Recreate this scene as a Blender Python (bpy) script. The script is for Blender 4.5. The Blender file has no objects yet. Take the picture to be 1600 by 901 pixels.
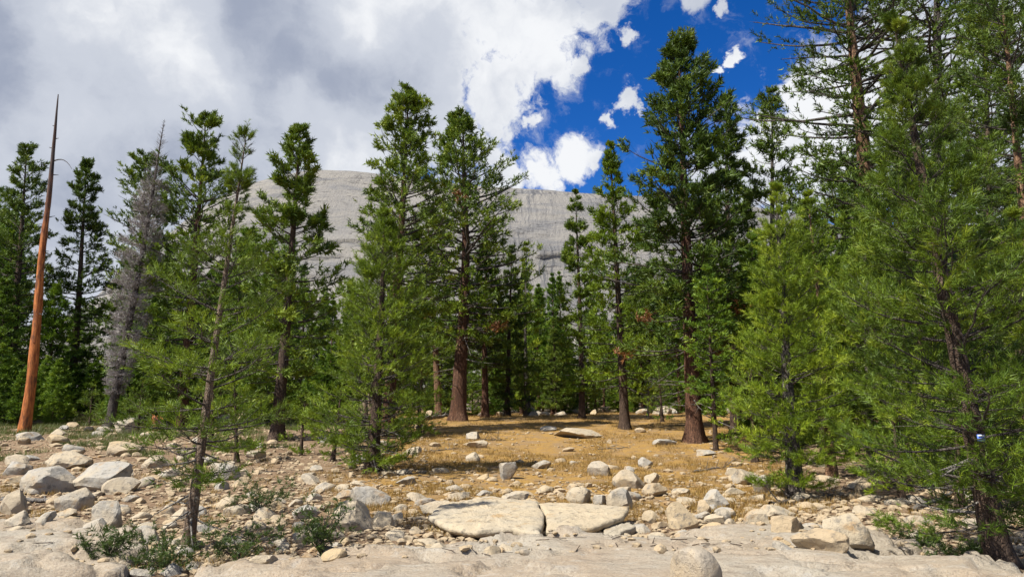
import bpy, math
import numpy as np

PI = math.pi
R = math.radians
sc = bpy.context.scene
COL = sc.collection

# ------------------------------------------------------------------ camera
F = 1101.0                       # focal length in units of a 1600 px wide picture
PITCH = R(9.0)
CAMZ = 2.0
cam_d = bpy.data.cameras.new('camera')
cam_d.sensor_width = 36.0
cam_d.lens = 36.0 * F / 1600.0
cam_d.clip_start = 0.1
cam_d.clip_end = 6000
cam = bpy.data.objects.new('camera', cam_d)
COL.objects.link(cam)
cam.location = (0, 0, CAMZ)
cam.rotation_euler = (PI / 2 + PITCH, 0, 0)
sc.camera = cam

# ------------------------------------------------------------------ light
SUN_EL = R(54)
SUN_TRAVEL = np.array([0.86, 0.51])          # the way the light goes over the ground
SUN_TRAVEL = SUN_TRAVEL / np.linalg.norm(SUN_TRAVEL)
sd = bpy.data.lights.new('sun', 'SUN')
sd.energy = 5.0
sd.angle = R(0.53)
sd.color = (1.0, 0.955, 0.87)
sun = bpy.data.objects.new('sun', sd)
COL.objects.link(sun)
from mathutils import Vector
sdir = Vector((SUN_TRAVEL[0] * math.cos(SUN_EL), SUN_TRAVEL[1] * math.cos(SUN_EL), -math.sin(SUN_EL)))
sun.rotation_euler = sdir.to_track_quat('-Z', 'Y').to_euler()
sun.location = (-20, -10, 40)

sc.view_settings.view_transform = 'Standard'
sc.view_settings.look = 'None'
sc.view_settings.exposure = 0.85
sc.view_settings.gamma = 1.0
sc.view_settings.use_curve_mapping = False
sc.render.engine = 'CYCLES'
sc.cycles.max_bounces = 5
sc.cycles.diffuse_bounces = 3
sc.cycles.glossy_bounces = 2
sc.cycles.transmission_bounces = 3
sc.cycles.use_adaptive_sampling = True
sc.cycles.use_denoising = True


def pix_dir(px, py):
    xn = (px - 800.0) / F
    yn = (450.5 - py) / F
    return np.array([xn, math.cos(PITCH) - yn * math.sin(PITCH), math.sin(PITCH) + yn * math.cos(PITCH)])


def unit(v):
    v = np.asarray(v, float)
    return v / np.linalg.norm(v)


# ------------------------------------------------------------------ node helper
class NT:
    def __init__(self, tree):
        self.t = tree
        self.n = tree.nodes
        self.l = tree.links

    def node(self, typ, **kw):
        nd = self.n.new(typ)
        for k, v in kw.items():
            setattr(nd, k, v)
        return nd

    def put(self, sock, v):
        if v is None:
            return
        if hasattr(v, 'is_linked') or hasattr(v, 'links'):
            self.l.new(v, sock)
        else:
            if isinstance(v, (int, float)):
                try:
                    sock.default_value = v
                except TypeError:
                    sock.default_value = (v, v, v)
            else:
                v = tuple(v)
                if len(sock.default_value) == 4 and len(v) == 3:
                    v = v + (1.0,)
                sock.default_value = v

    def math(self, op, a, b=None, c=None, clamp=False):
        nd = self.node('ShaderNodeMath', operation=op, use_clamp=clamp)
        self.put(nd.inputs[0], a)
        self.put(nd.inputs[1], b)
        self.put(nd.inputs[2], c)
        return nd.outputs[0]

    def vec(self, op, a, b=None, scale=None):
        nd = self.node('ShaderNodeVectorMath', operation=op)
        self.put(nd.inputs[0], a)
        self.put(nd.inputs[1], b)
        if scale is not None:
            self.put(nd.inputs['Scale'], scale)
        return nd.outputs['Value'] if op in ('DISTANCE', 'DOT_PRODUCT', 'LENGTH') else nd.outputs[0]

    def ramp(self, v, a, b, lo=0.0, hi=1.0, smooth=True):
        nd = self.node('ShaderNodeMapRange', interpolation_type='SMOOTHSTEP' if smooth else 'LINEAR')
        self.put(nd.inputs['Value'], v)
        self.put(nd.inputs['From Min'], a)
        self.put(nd.inputs['From Max'], b)
        self.put(nd.inputs['To Min'], lo)
        self.put(nd.inputs['To Max'], hi)
        return nd.outputs[0]

    def noise(self, co, scale, detail=4, rough=0.55, dist=0.0, color=False):
        nd = self.node('ShaderNodeTexNoise')
        if co is not None:
            self.l.new(co, nd.inputs['Vector'])
        nd.inputs['Scale'].default_value = scale
        nd.inputs['Detail'].default_value = detail
        nd.inputs['Roughness'].default_value = rough
        nd.inputs['Distortion'].default_value = dist
        return nd.outputs['Color'] if color else nd.outputs['Fac']

    def mix(self, fac, a, b, blend='MIX'):
        nd = self.node('ShaderNodeMix', data_type='RGBA', blend_type=blend)
        self.put(nd.inputs[0], fac)
        self.put(nd.inputs[6], a)
        self.put(nd.inputs[7], b)
        return nd.outputs[2]

    def mapping(self, co, scale=(1, 1, 1), loc=(0, 0, 0), rot=(0, 0, 0)):
        nd = self.node('ShaderNodeMapping')
        self.l.new(co, nd.inputs[0])
        nd.inputs['Scale'].default_value = scale
        nd.inputs['Location'].default_value = loc
        nd.inputs['Rotation'].default_value = rot
        return nd.outputs[0]


# ------------------------------------------------------------------ sky: Nishita with cumulus all round
world = bpy.data.worlds.new('World')
sc.world = world
world.use_nodes = True
w = NT(world.node_tree)
w.n.clear()
wout = w.node('ShaderNodeOutputWorld')
bg = w.node('ShaderNodeBackground')
bg.inputs['Strength'].default_value = 0.0615
w.l.new(bg.outputs[0], wout.inputs[0])
sky = w.node('ShaderNodeTexSky', sky_type='NISHITA')
sky.sun_disc = False
sky.sun_elevation = SUN_EL
sky.sun_rotation = math.atan2(-SUN_TRAVEL[0], -SUN_TRAVEL[1])
sky.altitude = 2600
sky.air_density = 0.9
sky.dust_density = 0.1
sky.ozone_density = 4.0
hs = w.node('ShaderNodeHueSaturation')
hs.inputs['Hue'].default_value = 0.512
hs.inputs['Saturation'].default_value = 1.32
hs.inputs['Value'].default_value = 1.5
w.l.new(sky.outputs[0], hs.inputs['Color'])
tc = w.node('ShaderNodeTexCoord')
d0 = w.vec('NORMALIZE', tc.outputs['Generated'])
n1 = w.noise(d0, 5.0, 3, 0.5, color=True)
n2 = w.noise(d0, 22.0, 4, 0.6, color=True)
w1 = w.vec('SCALE', w.vec('SUBTRACT', n1, (0.5, 0.5, 0.5)), scale=0.075)
w2 = w.vec('SCALE', w.vec('SUBTRACT', n2, (0.5, 0.5, 0.5)), scale=0.035)
dw = w.vec('ADD', w.vec('ADD', d0, w1), w2)
w3 = w.vec('SCALE', w.vec('SUBTRACT', w.noise(d0, 38.0, 5, 0.65, color=True), (0.5, 0.5, 0.5)), scale=0.050)
dws = w.vec('ADD', dw, w3)
BLOBS = [(60, 60, 260), (330, 60, 250), (560, 60, 190), (690, 70, 90), (60, 330, 300), (330, 300, 220), (530, 240, 90), (650, 200, 110),
         (800, 40, 90), (880, 20, 75), (955, 20, 55), (995, 62, 20), (850, 95, 75), (925, 105, 26), (775, 150, 75), (740, 215, 52), (833, 186, 20),
         (795, 280, 34), (845, 262, 42), (900, 243, 40), (930, 240, 20), (1088, -6, 36), (1150, 10, 14), (1142, 97, 12), (1122, 118, 9),
         (990, 162, 21), (960, 192, 15), (1010, 178, 12), (1270, 235, 105), (1205, 215, 55), (1175, 275, 80), (1390, 190, 125), (1550, 110, 130),
         (1240, 140, 45), (1120, 300, 50), (1640, 200, 200), (-200, 200, 400), (1800, 100, 160), (300, -250, 300), (-150, -200, 300), (650, -150, 130)]
dens = None
for (bx_, by_, br) in BLOBS:
    c = unit(pix_dir(bx_, by_))
    r = br / F * (0.93 if br > 60 else 0.80)
    dist = w.vec('DISTANCE', dw if br > 30 else dws, c)
    f_ = w.ramp(dist, 0.20 * r, 1.75 * r, 1.7 if br >= 150 else (1.0 if br > 30 else 0.85), 0.0 if br < 150 else -0.35, smooth=False)
    dens = f_ if dens is None else w.math('MAXIMUM', dens, f_)
# beyond the picture the same broken cumulus goes on
gen = w.ramp(w.noise(d0, 2.3, 5, 0.55), 0.42, 0.62)
front = w.ramp(w.vec('DISTANCE', d0, unit(pix_dir(800, 300))), 0.75, 1.1)
dens = w.math('MAXIMUM', dens, w.math('MULTIPLY', gen, front))
fb = w.noise(dw, 8.0, 10, 0.66)
puff = w.noise(dw, 34.0, 6, 0.65)
field = w.math('ADD', dens, w.math('ADD', w.math('MULTIPLY', w.math('SUBTRACT', fb, 0.5), 2.5), w.math('MULTIPLY', w.math('SUBTRACT', puff, 0.5), 0.85)))
alpha = w.ramp(field, 0.32, 0.72)
wisp = w.math('MULTIPLY', w.math('MULTIPLY', w.ramp(field, 0.12, 0.55, smooth=False), w.ramp(w.noise(dw, 17.0, 7, 0.65), 0.48, 0.68)), 0.38)
alpha = w.math('MAXIMUM', alpha, wisp)
# shading: thick parts go grey-blue underneath, thin margins and heaps stay white
GREY = [(40, 90, 190), (180, 210, 170), (420, 90, 150), (520, 170, 110), (300, 260, 180), (640, 100, 90), (60, 300, 160)]
WHITE = [(465, 165, 45), (545, 225, 60), (850, 90, 90), (870, 260, 80), (60, 235, 60), (250, 20, 90), (590, 20, 90), (1250, 220, 140), (90, 10, 60), (330, 120, 70)]
gsum = None
for (bx_, by_, br) in GREY:
    f_ = w.ramp(w.vec('DISTANCE', dw, unit(pix_dir(bx_, by_))), 0.1 * br / F, 1.3 * br / F, 1.0, 0.0)
    gsum = f_ if gsum is None else w.math('MAXIMUM', gsum, f_)
for (bx_, by_, br) in WHITE:
    f_ = w.ramp(w.vec('DISTANCE', dw, unit(pix_dir(bx_, by_))), 0.2 * br / F, 1.4 * br / F, 1.0, 0.0)
    gsum = w.math('SUBTRACT', gsum, w.math('MULTIPLY', f_, 0.8))
sn = w.math('ADD', w.math('MULTIPLY', w.math('SUBTRACT', w.noise(dw, 4.5, 4, 0.5), 0.5), 1.3), w.math('MULTIPLY', w.math('SUBTRACT', w.noise(dw, 10.0, 7, 0.55), 0.5), 1.5))
shade = w.math('ADD', w.math('MULTIPLY', gsum, 0.60), sn)
shade = w.math('ADD', shade, w.math('MULTIPLY', w.math('SUBTRACT', field, 0.9), 0.22))
ccol = w.mix(w.ramp(shade, -0.50, 0.18), (8.3, 8.45, 8.7), (5.5, 5.85, 6.6))
ccol = w.mix(w.ramp(shade, 0.15, 0.95), ccol, (3.2, 3.6, 4.6))
final = w.mix(alpha, hs.outputs[0], ccol)
w.l.new(final, bg.inputs['Color'])


# ------------------------------------------------------------------ numpy noise
def _hash(ix, iy, iz, s):
    n = (ix.astype(np.int64) * 374761393 + iy.astype(np.int64) * 668265263 + iz.astype(np.int64) * 2147483647 + s * 974634721) & 0xffffffff
    n = ((n ^ (n >> 13)) * 1274126177) & 0xffffffff
    n = n ^ (n >> 16)
    return (n & 0xffffff) / float(0xffffff)


def vnoise(x, y, z=0.0, s=0):
    x = np.asarray(x, float); y = np.asarray(y, float); z = np.asarray(z, float) + np.zeros_like(x)
    ix, iy, iz = np.floor(x), np.floor(y), np.floor(z)
    fx, fy, fz = x - ix, y - iy, z - iz
    fx = fx * fx * (3 - 2 * fx); fy = fy * fy * (3 - 2 * fy); fz = fz * fz * (3 - 2 * fz)
    r = 0
    for a in (0, 1):
        wx = fx if a else 1 - fx
        for b in (0, 1):
            wy = fy if b else 1 - fy
            for c in (0, 1):
                wz = fz if c else 1 - fz
                r = r + wx * wy * wz * _hash(ix + a, iy + b, iz + c, s)
    return r


def fbm(x, y, z=0.0, s=0, o=4, g=0.5):
    r = 0; a = 1; t = 0
    for i in range(o):
        k = 2.03 ** i
        r = r + a * vnoise(np.asarray(x) * k, np.asarray(y) * k, np.asarray(z) * k, s + i * 17)
        t += a; a *= g
    return r / t


def sstep(a, b, x):
    t = np.clip((x - a) / (b - a), 0, 1)
    return t * t * (3 - 2 * t)


# ------------------------------------------------------------------ mesh helpers
def make_mesh(name, co, tris=None, quads=None, smooth=True, tint=None):
    me = bpy.data.meshes.new(name)
    co = np.ascontiguousarray(co, np.float32)
    me.vertices.add(len(co))
    me.vertices.foreach_set('co', co.ravel())
    idx = []; tot = []
    if tris is not None and len(tris):
        idx.append(np.asarray(tris, np.int32).ravel()); tot.append(np.full(len(tris), 3, np.int32))
    if quads is not None and len(quads):
        idx.append(np.asarray(quads, np.int32).ravel()); tot.append(np.full(len(quads), 4, np.int32))
    idx = np.concatenate(idx); tot = np.concatenate(tot)
    st = np.concatenate([[0], np.cumsum(tot)[:-1]]).astype(np.int32)
    me.loops.add(len(idx)); me.loops.foreach_set('vertex_index', idx)
    me.polygons.add(len(tot)); me.polygons.foreach_set('loop_start', st)
    if smooth:
        me.polygons.foreach_set('use_smooth', np.ones(len(tot), bool))
    me.update(calc_edges=True)
    if tint is not None:
        at = me.attributes.new('tint', 'FLOAT', 'POINT')
        at.data.foreach_set('value', np.ascontiguousarray(tint, np.float32))
    return me


def crisp(me, ang=27):
    me.set_sharp_from_angle(angle=R(ang))
    return me


def obj(name, me, mat=None, parent=None, loc=None, rot=None, scale=None):
    o = bpy.data.objects.new(name, me)
    COL.objects.link(o)
    if mat is not None and me is not None and not me.materials:
        me.materials.append(mat)
    if parent is not None:
        o.parent = parent
    if loc is not None: o.location = tuple(float(v) for v in loc)
    if rot is not None: o.rotation_euler = tuple(float(v) for v in rot)
    if scale is not None: o.scale = (scale,) * 3 if isinstance(scale, (int, float)) else tuple(float(v) for v in scale)
    return o


def tag(o, label=None, cat=None, group=None, kind=None):
    if label: o['label'] = label
    if cat: o['category'] = cat
    if group: o['group'] = group
    if kind: o['kind'] = kind
    return o


def grid_faces(nu, nv):
    i = np.arange(nu - 1)[:, None] * nv + np.arange(nv - 1)[None, :]
    return np.stack([i, i + nv, i + nv + 1, i + 1], -1).reshape(-1, 4)


def tubes(P, rad, k, cap=True, rough=0.0, rng=None):
    """P (B,n,3) centre lines, rad (B,n): one tapered tube each."""
    B, n, _ = P.shape
    T = np.gradient(P, axis=1)
    T /= np.linalg.norm(T, axis=2, keepdims=True) + 1e-9
    main = P[:, -1] - P[:, 0]
    ref = np.where(np.abs(main[:, 2:3]) > 0.8 * np.linalg.norm(main, axis=1, keepdims=True), [[1.0, 0.13, 0]], [[0.05, 0.1, 1.0]])[:, None, :]
    U = np.cross(T, np.broadcast_to(ref, T.shape)); U /= np.linalg.norm(U, axis=2, keepdims=True) + 1e-9
    V = np.cross(T, U)
    a = np.arange(k) * 2 * PI / k
    rr = rad[:, :, None] * np.ones(k)
    if rough and rng is not None:
        rr = rr * (1 + rough * (rng.random(rr.shape) - 0.5))
    co = P[:, :, None, :] + rr[..., None] * (np.cos(a)[None, None, :, None] * U[:, :, None, :] + np.sin(a)[None, None, :, None] * V[:, :, None, :])
    co = co.reshape(-1, 3)
    i = np.arange(n - 1)[:, None] * k + np.arange(k)[None, :]
    j = np.arange(n - 1)[:, None] * k + (np.arange(k)[None, :] + 1) % k
    q = np.stack([i, j, j + k, i + k], -1).reshape(-1, 4)
    q = (q[None] + (np.arange(B) * n * k)[:, None, None]).reshape(-1, 4)
    return co, q


class Acc:
    def __init__(self):
        self.co = []; self.q = []; self.t = []; self.ti = []; self.n = 0

    def add(self, co, q=None, t=None, tint=None):
        if len(co) == 0: return
        self.co.append(co)
        if q is not None and len(q): self.q.append(np.asarray(q) + self.n)
        if t is not None and len(t): self.t.append(np.asarray(t) + self.n)
        self.ti.append(np.zeros(len(co)) if tint is None else tint)
        self.n += len(co)

    def mesh(self, name, smooth=True):
        return make_mesh(name, np.concatenate(self.co), np.concatenate(self.t) if self.t else None,
                         np.concatenate(self.q) if self.q else None, smooth, np.concatenate(self.ti))


# ------------------------------------------------------------------ materials
def material(name):
    m = bpy.data.materials.new(name)
    m.use_nodes = True
    t = NT(m.node_tree)
    p = t.n['Principled BSDF']
    p.inputs['Roughness'].default_value = 0.85
    p.inputs['Specular IOR Level'].default_value = 0.25
    return m, t, p


def bump(t, p, h, strength, dist):
    b = t.node('ShaderNodeBump')
    b.inputs['Strength'].default_value = strength
    b.inputs['Distance'].default_value = dist
    t.l.new(h, b.inputs['Height'])
    t.l.new(b.outputs[0], p.inputs['Normal'])


def leaf_material(name, dark, mid, light, trans=0.3):
    m, t, p = material(name)
    at = t.node('ShaderNodeAttribute', attribute_name='tint').outputs['Fac']
    oi = t.node('ShaderNodeObjectInfo').outputs['Random']
    v = t.math('ADD', at, t.math('MULTIPLY', t.math('SUBTRACT', oi, 0.5), 0.3))
    c = t.mix(t.ramp(v, 0.0, 0.55), dark, mid)
    c = t.mix(t.ramp(v, 0.55, 1.0), c, light)
    t.l.new(c, p.inputs['Base Color'])
    p.inputs['Roughness'].default_value = 0.55
    p.inputs['Specular IOR Level'].default_value = 0.35
    tr = t.node('ShaderNodeBsdfTranslucent')
    t.l.new(t.mix(0.25, c, (0.16, 0.20, 0.02)), tr.inputs['Color'])
    ms = t.node('ShaderNodeMixShader')
    ms.inputs[0].default_value = trans
    t.l.new(p.outputs[0], ms.inputs[1]); t.l.new(tr.outputs[0], ms.inputs[2])
    t.l.new(ms.outputs[0], t.n['Material Output'].inputs[0])
    return m


M = {}
M['leaf_young'] = leaf_material('needles_bright', (0.0792, 0.1287, 0.0064), (0.1629, 0.2379, 0.0109), (0.2904, 0.3568, 0.0203), 0.24)
M['leaf_mid'] = leaf_material('needles_green', (0.0519, 0.0957, 0.0062), (0.1229, 0.1873, 0.0106), (0.2362, 0.2911, 0.0186), 0.22)
M['leaf_dark'] = leaf_material('needles_deep', (0.0361, 0.0708, 0.0077), (0.0857, 0.1395, 0.0123), (0.1668, 0.2123, 0.0196), 0.20)
M['leaf_far'] = leaf_material('needles_far', (0.0516, 0.1093, 0.0085), (0.1294, 0.2185, 0.0144), (0.2588, 0.3472, 0.0240), 0.22)
M['leaf_sunlit_far'] = leaf_material('needles_far_sunlit', (0.0616, 0.1003, 0.0100), (0.1400, 0.1947, 0.0180), (0.2464, 0.2950, 0.0350), 0.26)  # yellower far needles: sunlight painted into the colour for the central forest
M['leaf_shrub'] = leaf_material('shrub_leaves', (0.0328, 0.0562, 0.0125), (0.0590, 0.0983, 0.0187), (0.1114, 0.1544, 0.0374), 0.35)
M['needle_red'] = leaf_material('needles_dead', (0.1248, 0.0468, 0.0156), (0.2028, 0.0780, 0.0273), (0.2652, 0.1170, 0.0390), 0.2)
M['twig_grey'] = leaf_material('twigs_dead', (0.1814, 0.1572, 0.1511), (0.3264, 0.2962, 0.2841), (0.5078, 0.4715, 0.4534), 0.05)
M['grass'] = leaf_material('dry_grass', (0.1745, 0.0928, 0.0227), (0.3079, 0.1857, 0.0465), (0.4310, 0.3168, 0.1031), 0.3)
M['grass_green'] = leaf_material('green_grass', (0.0546, 0.0702, 0.0156), (0.1014, 0.1248, 0.0312), (0.1872, 0.1950, 0.0546), 0.3)


def bark_material(name, dark, mid, light, vscale=1.0):
    m, t, p = material(name)
    co = t.node('ShaderNodeTexCoord').outputs['Object']
    oi = t.node('ShaderNodeObjectInfo').outputs['Random']
    st = t.mapping(co, (9 * vscale, 9 * vscale, 1.6 * vscale))
    n = t.noise(st, 2.2, 6, 0.65, 0.4)
    pl = t.vec('ADD', t.mapping(co, (7, 7, 1.5)), t.vec('SCALE', t.noise(co, 3.0, 4, 0.6, color=True), scale=2.2))
    vo = t.node('ShaderNodeTexVoronoi', feature='DISTANCE_TO_EDGE')
    t.l.new(pl, vo.inputs['Vector']); vo.inputs['Scale'].default_value = 2.4 * vscale
    edge = t.ramp(vo.outputs[0], 0.0, 0.22)
    big = t.noise(co, 0.9, 4, 0.6)
    c = t.mix(t.ramp(n, 0.3, 0.62), dark, mid)
    c = t.mix(t.math('MULTIPLY', t.ramp(t.math('ADD', n, t.math('MULTIPLY', t.math('SUBTRACT', big, 0.5), 0.7)), 0.48, 0.78), 0.85), c, light)
    c = t.mix(t.math('MULTIPLY', t.math('SUBTRACT', 1.0, edge), 0.5), c, tuple(0.45 * v for v in dark))
    t.l.new(c, p.inputs['Base Color'])
    bump(t, p, t.math('ADD', t.math('MULTIPLY', edge, 0.6), n), 0.9, 0.03)
    return m


M['bark_red'] = bark_material('bark_reddish', (0.0451, 0.0230, 0.0148), (0.1394, 0.0656, 0.0369), (0.2624, 0.1558, 0.0984))
M['bark_brown'] = bark_material('bark_brown', (0.0410, 0.0279, 0.0197), (0.1066, 0.0672, 0.0451), (0.2050, 0.1476, 0.1066), 1.3)
M['bark_tan'] = bark_material('bark_tan', (0.0820, 0.0426, 0.0246), (0.2378, 0.1353, 0.0738), (0.3608, 0.2542, 0.1640))
M['bark_pale'] = bark_material('bark_pale', (0.1066, 0.0697, 0.0451), (0.2460, 0.1804, 0.1271), (0.3690, 0.3034, 0.2378), 1.6)
M['bark_grey'] = bark_material('bark_grey', (0.0451, 0.0377, 0.0328), (0.1230, 0.1025, 0.0861), (0.2378, 0.2091, 0.1804), 1.4)
M['dead_wood'] = bark_material('weathered_wood', (0.1312, 0.1148, 0.0984), (0.2952, 0.2706, 0.2378), (0.4592, 0.4346, 0.4018), 2.0)

m, t, p = material('bare_orange_wood')
co = t.node('ShaderNodeTexCoord').outputs['Object']
n = t.noise(t.mapping(co, (7, 7, 0.8)), 2.0, 6, 0.65, 0.5)
n2_ = t.noise(co, 1.2, 4, 0.6)
sep = t.node('ShaderNodeSeparateXYZ'); t.l.new(co, sep.inputs[0])
c = t.mix(t.ramp(n, 0.32, 0.68), (0.20, 0.055, 0.016), (0.56, 0.20, 0.055))
hgt = t.math('ADD', sep.outputs['Z'], t.math('MULTIPLY', t.math('SUBTRACT', n2_, 0.5), 5.0))
c = t.mix(t.ramp(hgt, 7.5, 12.5), c, t.mix(t.ramp(n, 0.3, 0.7), (0.035, 0.028, 0.026), (0.12, 0.085, 0.07)))
c = t.mix(t.math('MULTIPLY', t.ramp(t.noise(t.mapping(co, (3, 3, .7)), 1.6, 5, 0.65), 0.50, 0.62), 0.8), c, (0.075, 0.036, 0.022))
c = t.mix(t.math('MULTIPLY', t.ramp(t.noise(t.mapping(co, (14, 14, .5)), 1.4, 4, 0.6), 0.60, 0.66), 0.8), c, (0.03, 0.018, 0.012))
t.l.new(c, p.inputs['Base Color'])
p.inputs['Roughness'].default_value = 0.7
bump(t, p, n, 0.6, 0.02)
M['snag'] = m


def stone_material(name, warm, grey, stain, use_obj=True, scale=1.0, tan=0.55):
    m, t, p = material(name)
    geo = t.node('ShaderNodeNewGeometry')
    pos = geo.outputs['Position']
    oi = t.node('ShaderNodeObjectInfo').outputs['Random']
    big = t.noise(pos, 1.7 * scale, 5, 0.6)
    med = t.noise(pos, 7.0 * scale, 6, 0.65)
    fine = t.noise(pos, 70.0 * scale, 3, 0.7)
    v = t.math('ADD', big, t.math('MULTIPLY', t.math('SUBTRACT', oi, 0.5), 0.42))
    c = t.mix(t.ramp(v, 0.42, 0.74), warm, grey)
    oi2 = t.math('FRACT', t.math('MULTIPLY', oi, 7.31))
    c = t.mix(t.math('MULTIPLY', t.ramp(oi2, 0.72, 0.95), tan), c, (0.40, 0.28, 0.135))
    c = t.mix(t.math('MULTIPLY', t.ramp(t.noise(t.vec('ADD', pos, (7.3, 2.1, 4.4)), 2.6 * scale, 5, 0.6), 0.56, 0.72), 0.75), c, stain)
    c = t.mix(t.math('MULTIPLY', t.ramp(med, 0.53, 0.66), 0.7), c, tuple(0.42 * a for a in grey))
    li = t.noise(t.vec('ADD', pos, (3.1, 9.2, 1.7)), 16.0 * scale, 5, 0.7)
    c = t.mix(t.math('MULTIPLY', t.ramp(li, 0.60, 0.68), 0.7), c, (0.075, 0.07, 0.06))
    c = t.mix(t.math('MULTIPLY', t.ramp(med, 0.45, 0.28), 0.35), c, tuple(min(0.85, 1.35 * a) for a in warm))
    c = t.mix(t.math('MULTIPLY', t.ramp(fine, 0.56, 0.70), 0.45), c, tuple(0.35 * a for a in grey))
    t.l.new(c, p.inputs['Base Color'])
    p.inputs['Roughness'].default_value = 0.9
    bump(t, p, t.math('ADD', t.math('MULTIPLY', med, 1.0), t.math('MULTIPLY', fine, 0.25)), 0.9, 0.05)
    return m


M['stone'] = stone_material('granite_boulder', (0.3760, 0.3120, 0.2200), (0.3080, 0.2880, 0.2520), (0.3200, 0.1880, 0.0720))
M['stone_warm'] = stone_material('granite_cobble', (0.3680, 0.2840, 0.1800), (0.3200, 0.2760, 0.2160), (0.3120, 0.1800, 0.0680))

M['slab'] = stone_material('cream_slab', (0.42, 0.345, 0.235), (0.36, 0.315, 0.24), (0.33, 0.21, 0.09), tan=0.0)

# ground: tan soil, pine litter and dry grass thatch
m, t, p = material('mountain_soil')
pos = t.node('ShaderNodeNewGeometry').outputs['Position']
big = t.noise(pos, 0.22, 5, 0.6)
med = t.noise(pos, 1.6, 6, 0.65)
fine = t.noise(pos, 14.0, 6, 0.7)
vfine = t.noise(pos, 55.0, 3, 0.7)
soil = t.mix(t.ramp(med, 0.35, 0.68), (0.1600, 0.1000, 0.0560), (0.2480, 0.1760, 0.1080))
soil = t.mix(t.math('MULTIPLY', t.ramp(fine, 0.50, 0.66), 0.75), soil, (0.0680, 0.0416, 0.0256))
soil = t.mix(t.math('MULTIPLY', t.ramp(fine, 0.46, 0.33), 0.7), soil, (0.3200, 0.2480, 0.1680))
sep = t.node('ShaderNodeSeparateXYZ'); t.l.new(pos, sep.inputs[0])
meadow = t.math('MULTIPLY', t.ramp(sep.outputs['Y'], 11.0, 15.0), t.ramp(sep.outputs['Y'], 75.0, 55.0))
dxm = t.math('ABSOLUTE', t.math('SUBTRACT', sep.outputs['X'], t.math('MULTIPLY', sep.outputs['Y'], 0.09)))
meadow = t.math('MULTIPLY', meadow, t.ramp(t.math('DIVIDE', dxm, t.math('ADD', t.math('MULTIPLY', sep.outputs['Y'], 0.26), 1.0)), 1.15, 0.75))
straw = t.mix(t.ramp(fine, 0.35, 0.65), (0.2385, 0.1279, 0.0314), (0.3732, 0.2330, 0.0650))
straw = t.mix(t.math('MULTIPLY', t.ramp(med, 0.52, 0.72), 0.7), straw, (0.1450, 0.0781, 0.0314))
gmix = t.math('MULTIPLY', meadow, t.ramp(med, 0.62, 0.40, 0.35, 1.0))
c = t.mix(gmix, soil, straw)
litter = t.math('MULTIPLY', t.ramp(sep.outputs['Y'], 30.0, 60.0), t.math('SUBTRACT', 1.0, meadow))
c = t.mix(t.math('MULTIPLY', litter, 0.75), c, t.mix(t.ramp(fine, 0.35, 0.65), (0.0560, 0.0400, 0.0240), (0.1600, 0.1200, 0.0720)))
c = t.mix(t.math('MULTIPLY', t.ramp(vfine, 0.55, 0.7), 0.5), c, (0.0800, 0.0520, 0.0320))
t.l.new(c, p.inputs['Base Color'])
p.inputs['Roughness'].default_value = 0.95
bump(t, p, t.math('ADD', t.math('MULTIPLY', fine, 1.0), t.math('MULTIPLY', vfine, 0.35)), 0.8, 0.05)
M['soil'] = m

# bedrock: smooth tan granite with weathering, seams and lichen
m, t, p = material('tan_bedrock')
pos = t.node('ShaderNodeNewGeometry').outputs['Position']
big = t.noise(pos, 0.55, 5, 0.6)
med = t.noise(t.mapping(pos, (1.2, 3.2, 3.0)), 1.8, 7, 0.66, 0.6)
fine = t.noise(pos, 75.0, 3, 0.7)
c = t.mix(t.ramp(big, 0.33, 0.66), (0.3182, 0.2464, 0.1706), (0.3290, 0.2909, 0.2296))
c = t.mix(t.math('MULTIPLY', t.ramp(med, 0.55, 0.75), 0.6), c, (0.2297, 0.1875, 0.1431))
c = t.mix(t.math('MULTIPLY', t.ramp(med, 0.42, 0.26), 0.6), c, (0.3601, 0.3426, 0.2995))
c = t.mix(t.math('MULTIPLY', t.ramp(t.noise(pos, 1.1, 6, 0.6, 0.3), 0.58, 0.72), 0.65), c, (0.2607, 0.2650, 0.2596))
mot = t.noise(t.mapping(pos, (1.0, 1.6, 1.0)), 3.4, 8, 0.7, 0.3)
mot2 = t.noise(t.mapping(pos, (1.0, 1.4, 1.0)), 11.0, 6, 0.7)
c = t.mix(t.math('MULTIPLY', t.ramp(mot, 0.53, 0.66), 0.6), c, (0.2049, 0.1616, 0.1198))
c = t.mix(t.math('MULTIPLY', t.ramp(mot, 0.46, 0.34), 0.5), c, (0.3849, 0.3555, 0.3062))
c = t.mix(t.math('MULTIPLY', t.ramp(mot2, 0.56, 0.70), 0.55), c, (0.1614, 0.1293, 0.0998))
grn = t.noise(pos, 38.0, 4, 0.75)
c = t.mix(t.math('MULTIPLY', t.ramp(grn, 0.54, 0.64), 0.55), c, (0.1261, 0.1060, 0.0832))
c = t.mix(t.math('MULTIPLY', t.ramp(grn, 0.45, 0.36), 0.5), c, (0.4074, 0.3737, 0.3120))
c = t.mix(t.math('MULTIPLY', t.ramp(fine, 0.57, 0.72), 0.4), c, (0.1242, 0.1034, 0.0799))
t.l.new(c, p.inputs['Base Color'])
p.inputs['Roughness'].default_value = 0.85
bump(t, p, t.math('ADD', t.math('ADD', med, t.math('MULTIPLY', mot2, 0.5)), t.math('MULTIPLY', fine, 0.10)), 1.0, 0.06)
M['bedrock'] = m

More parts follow.
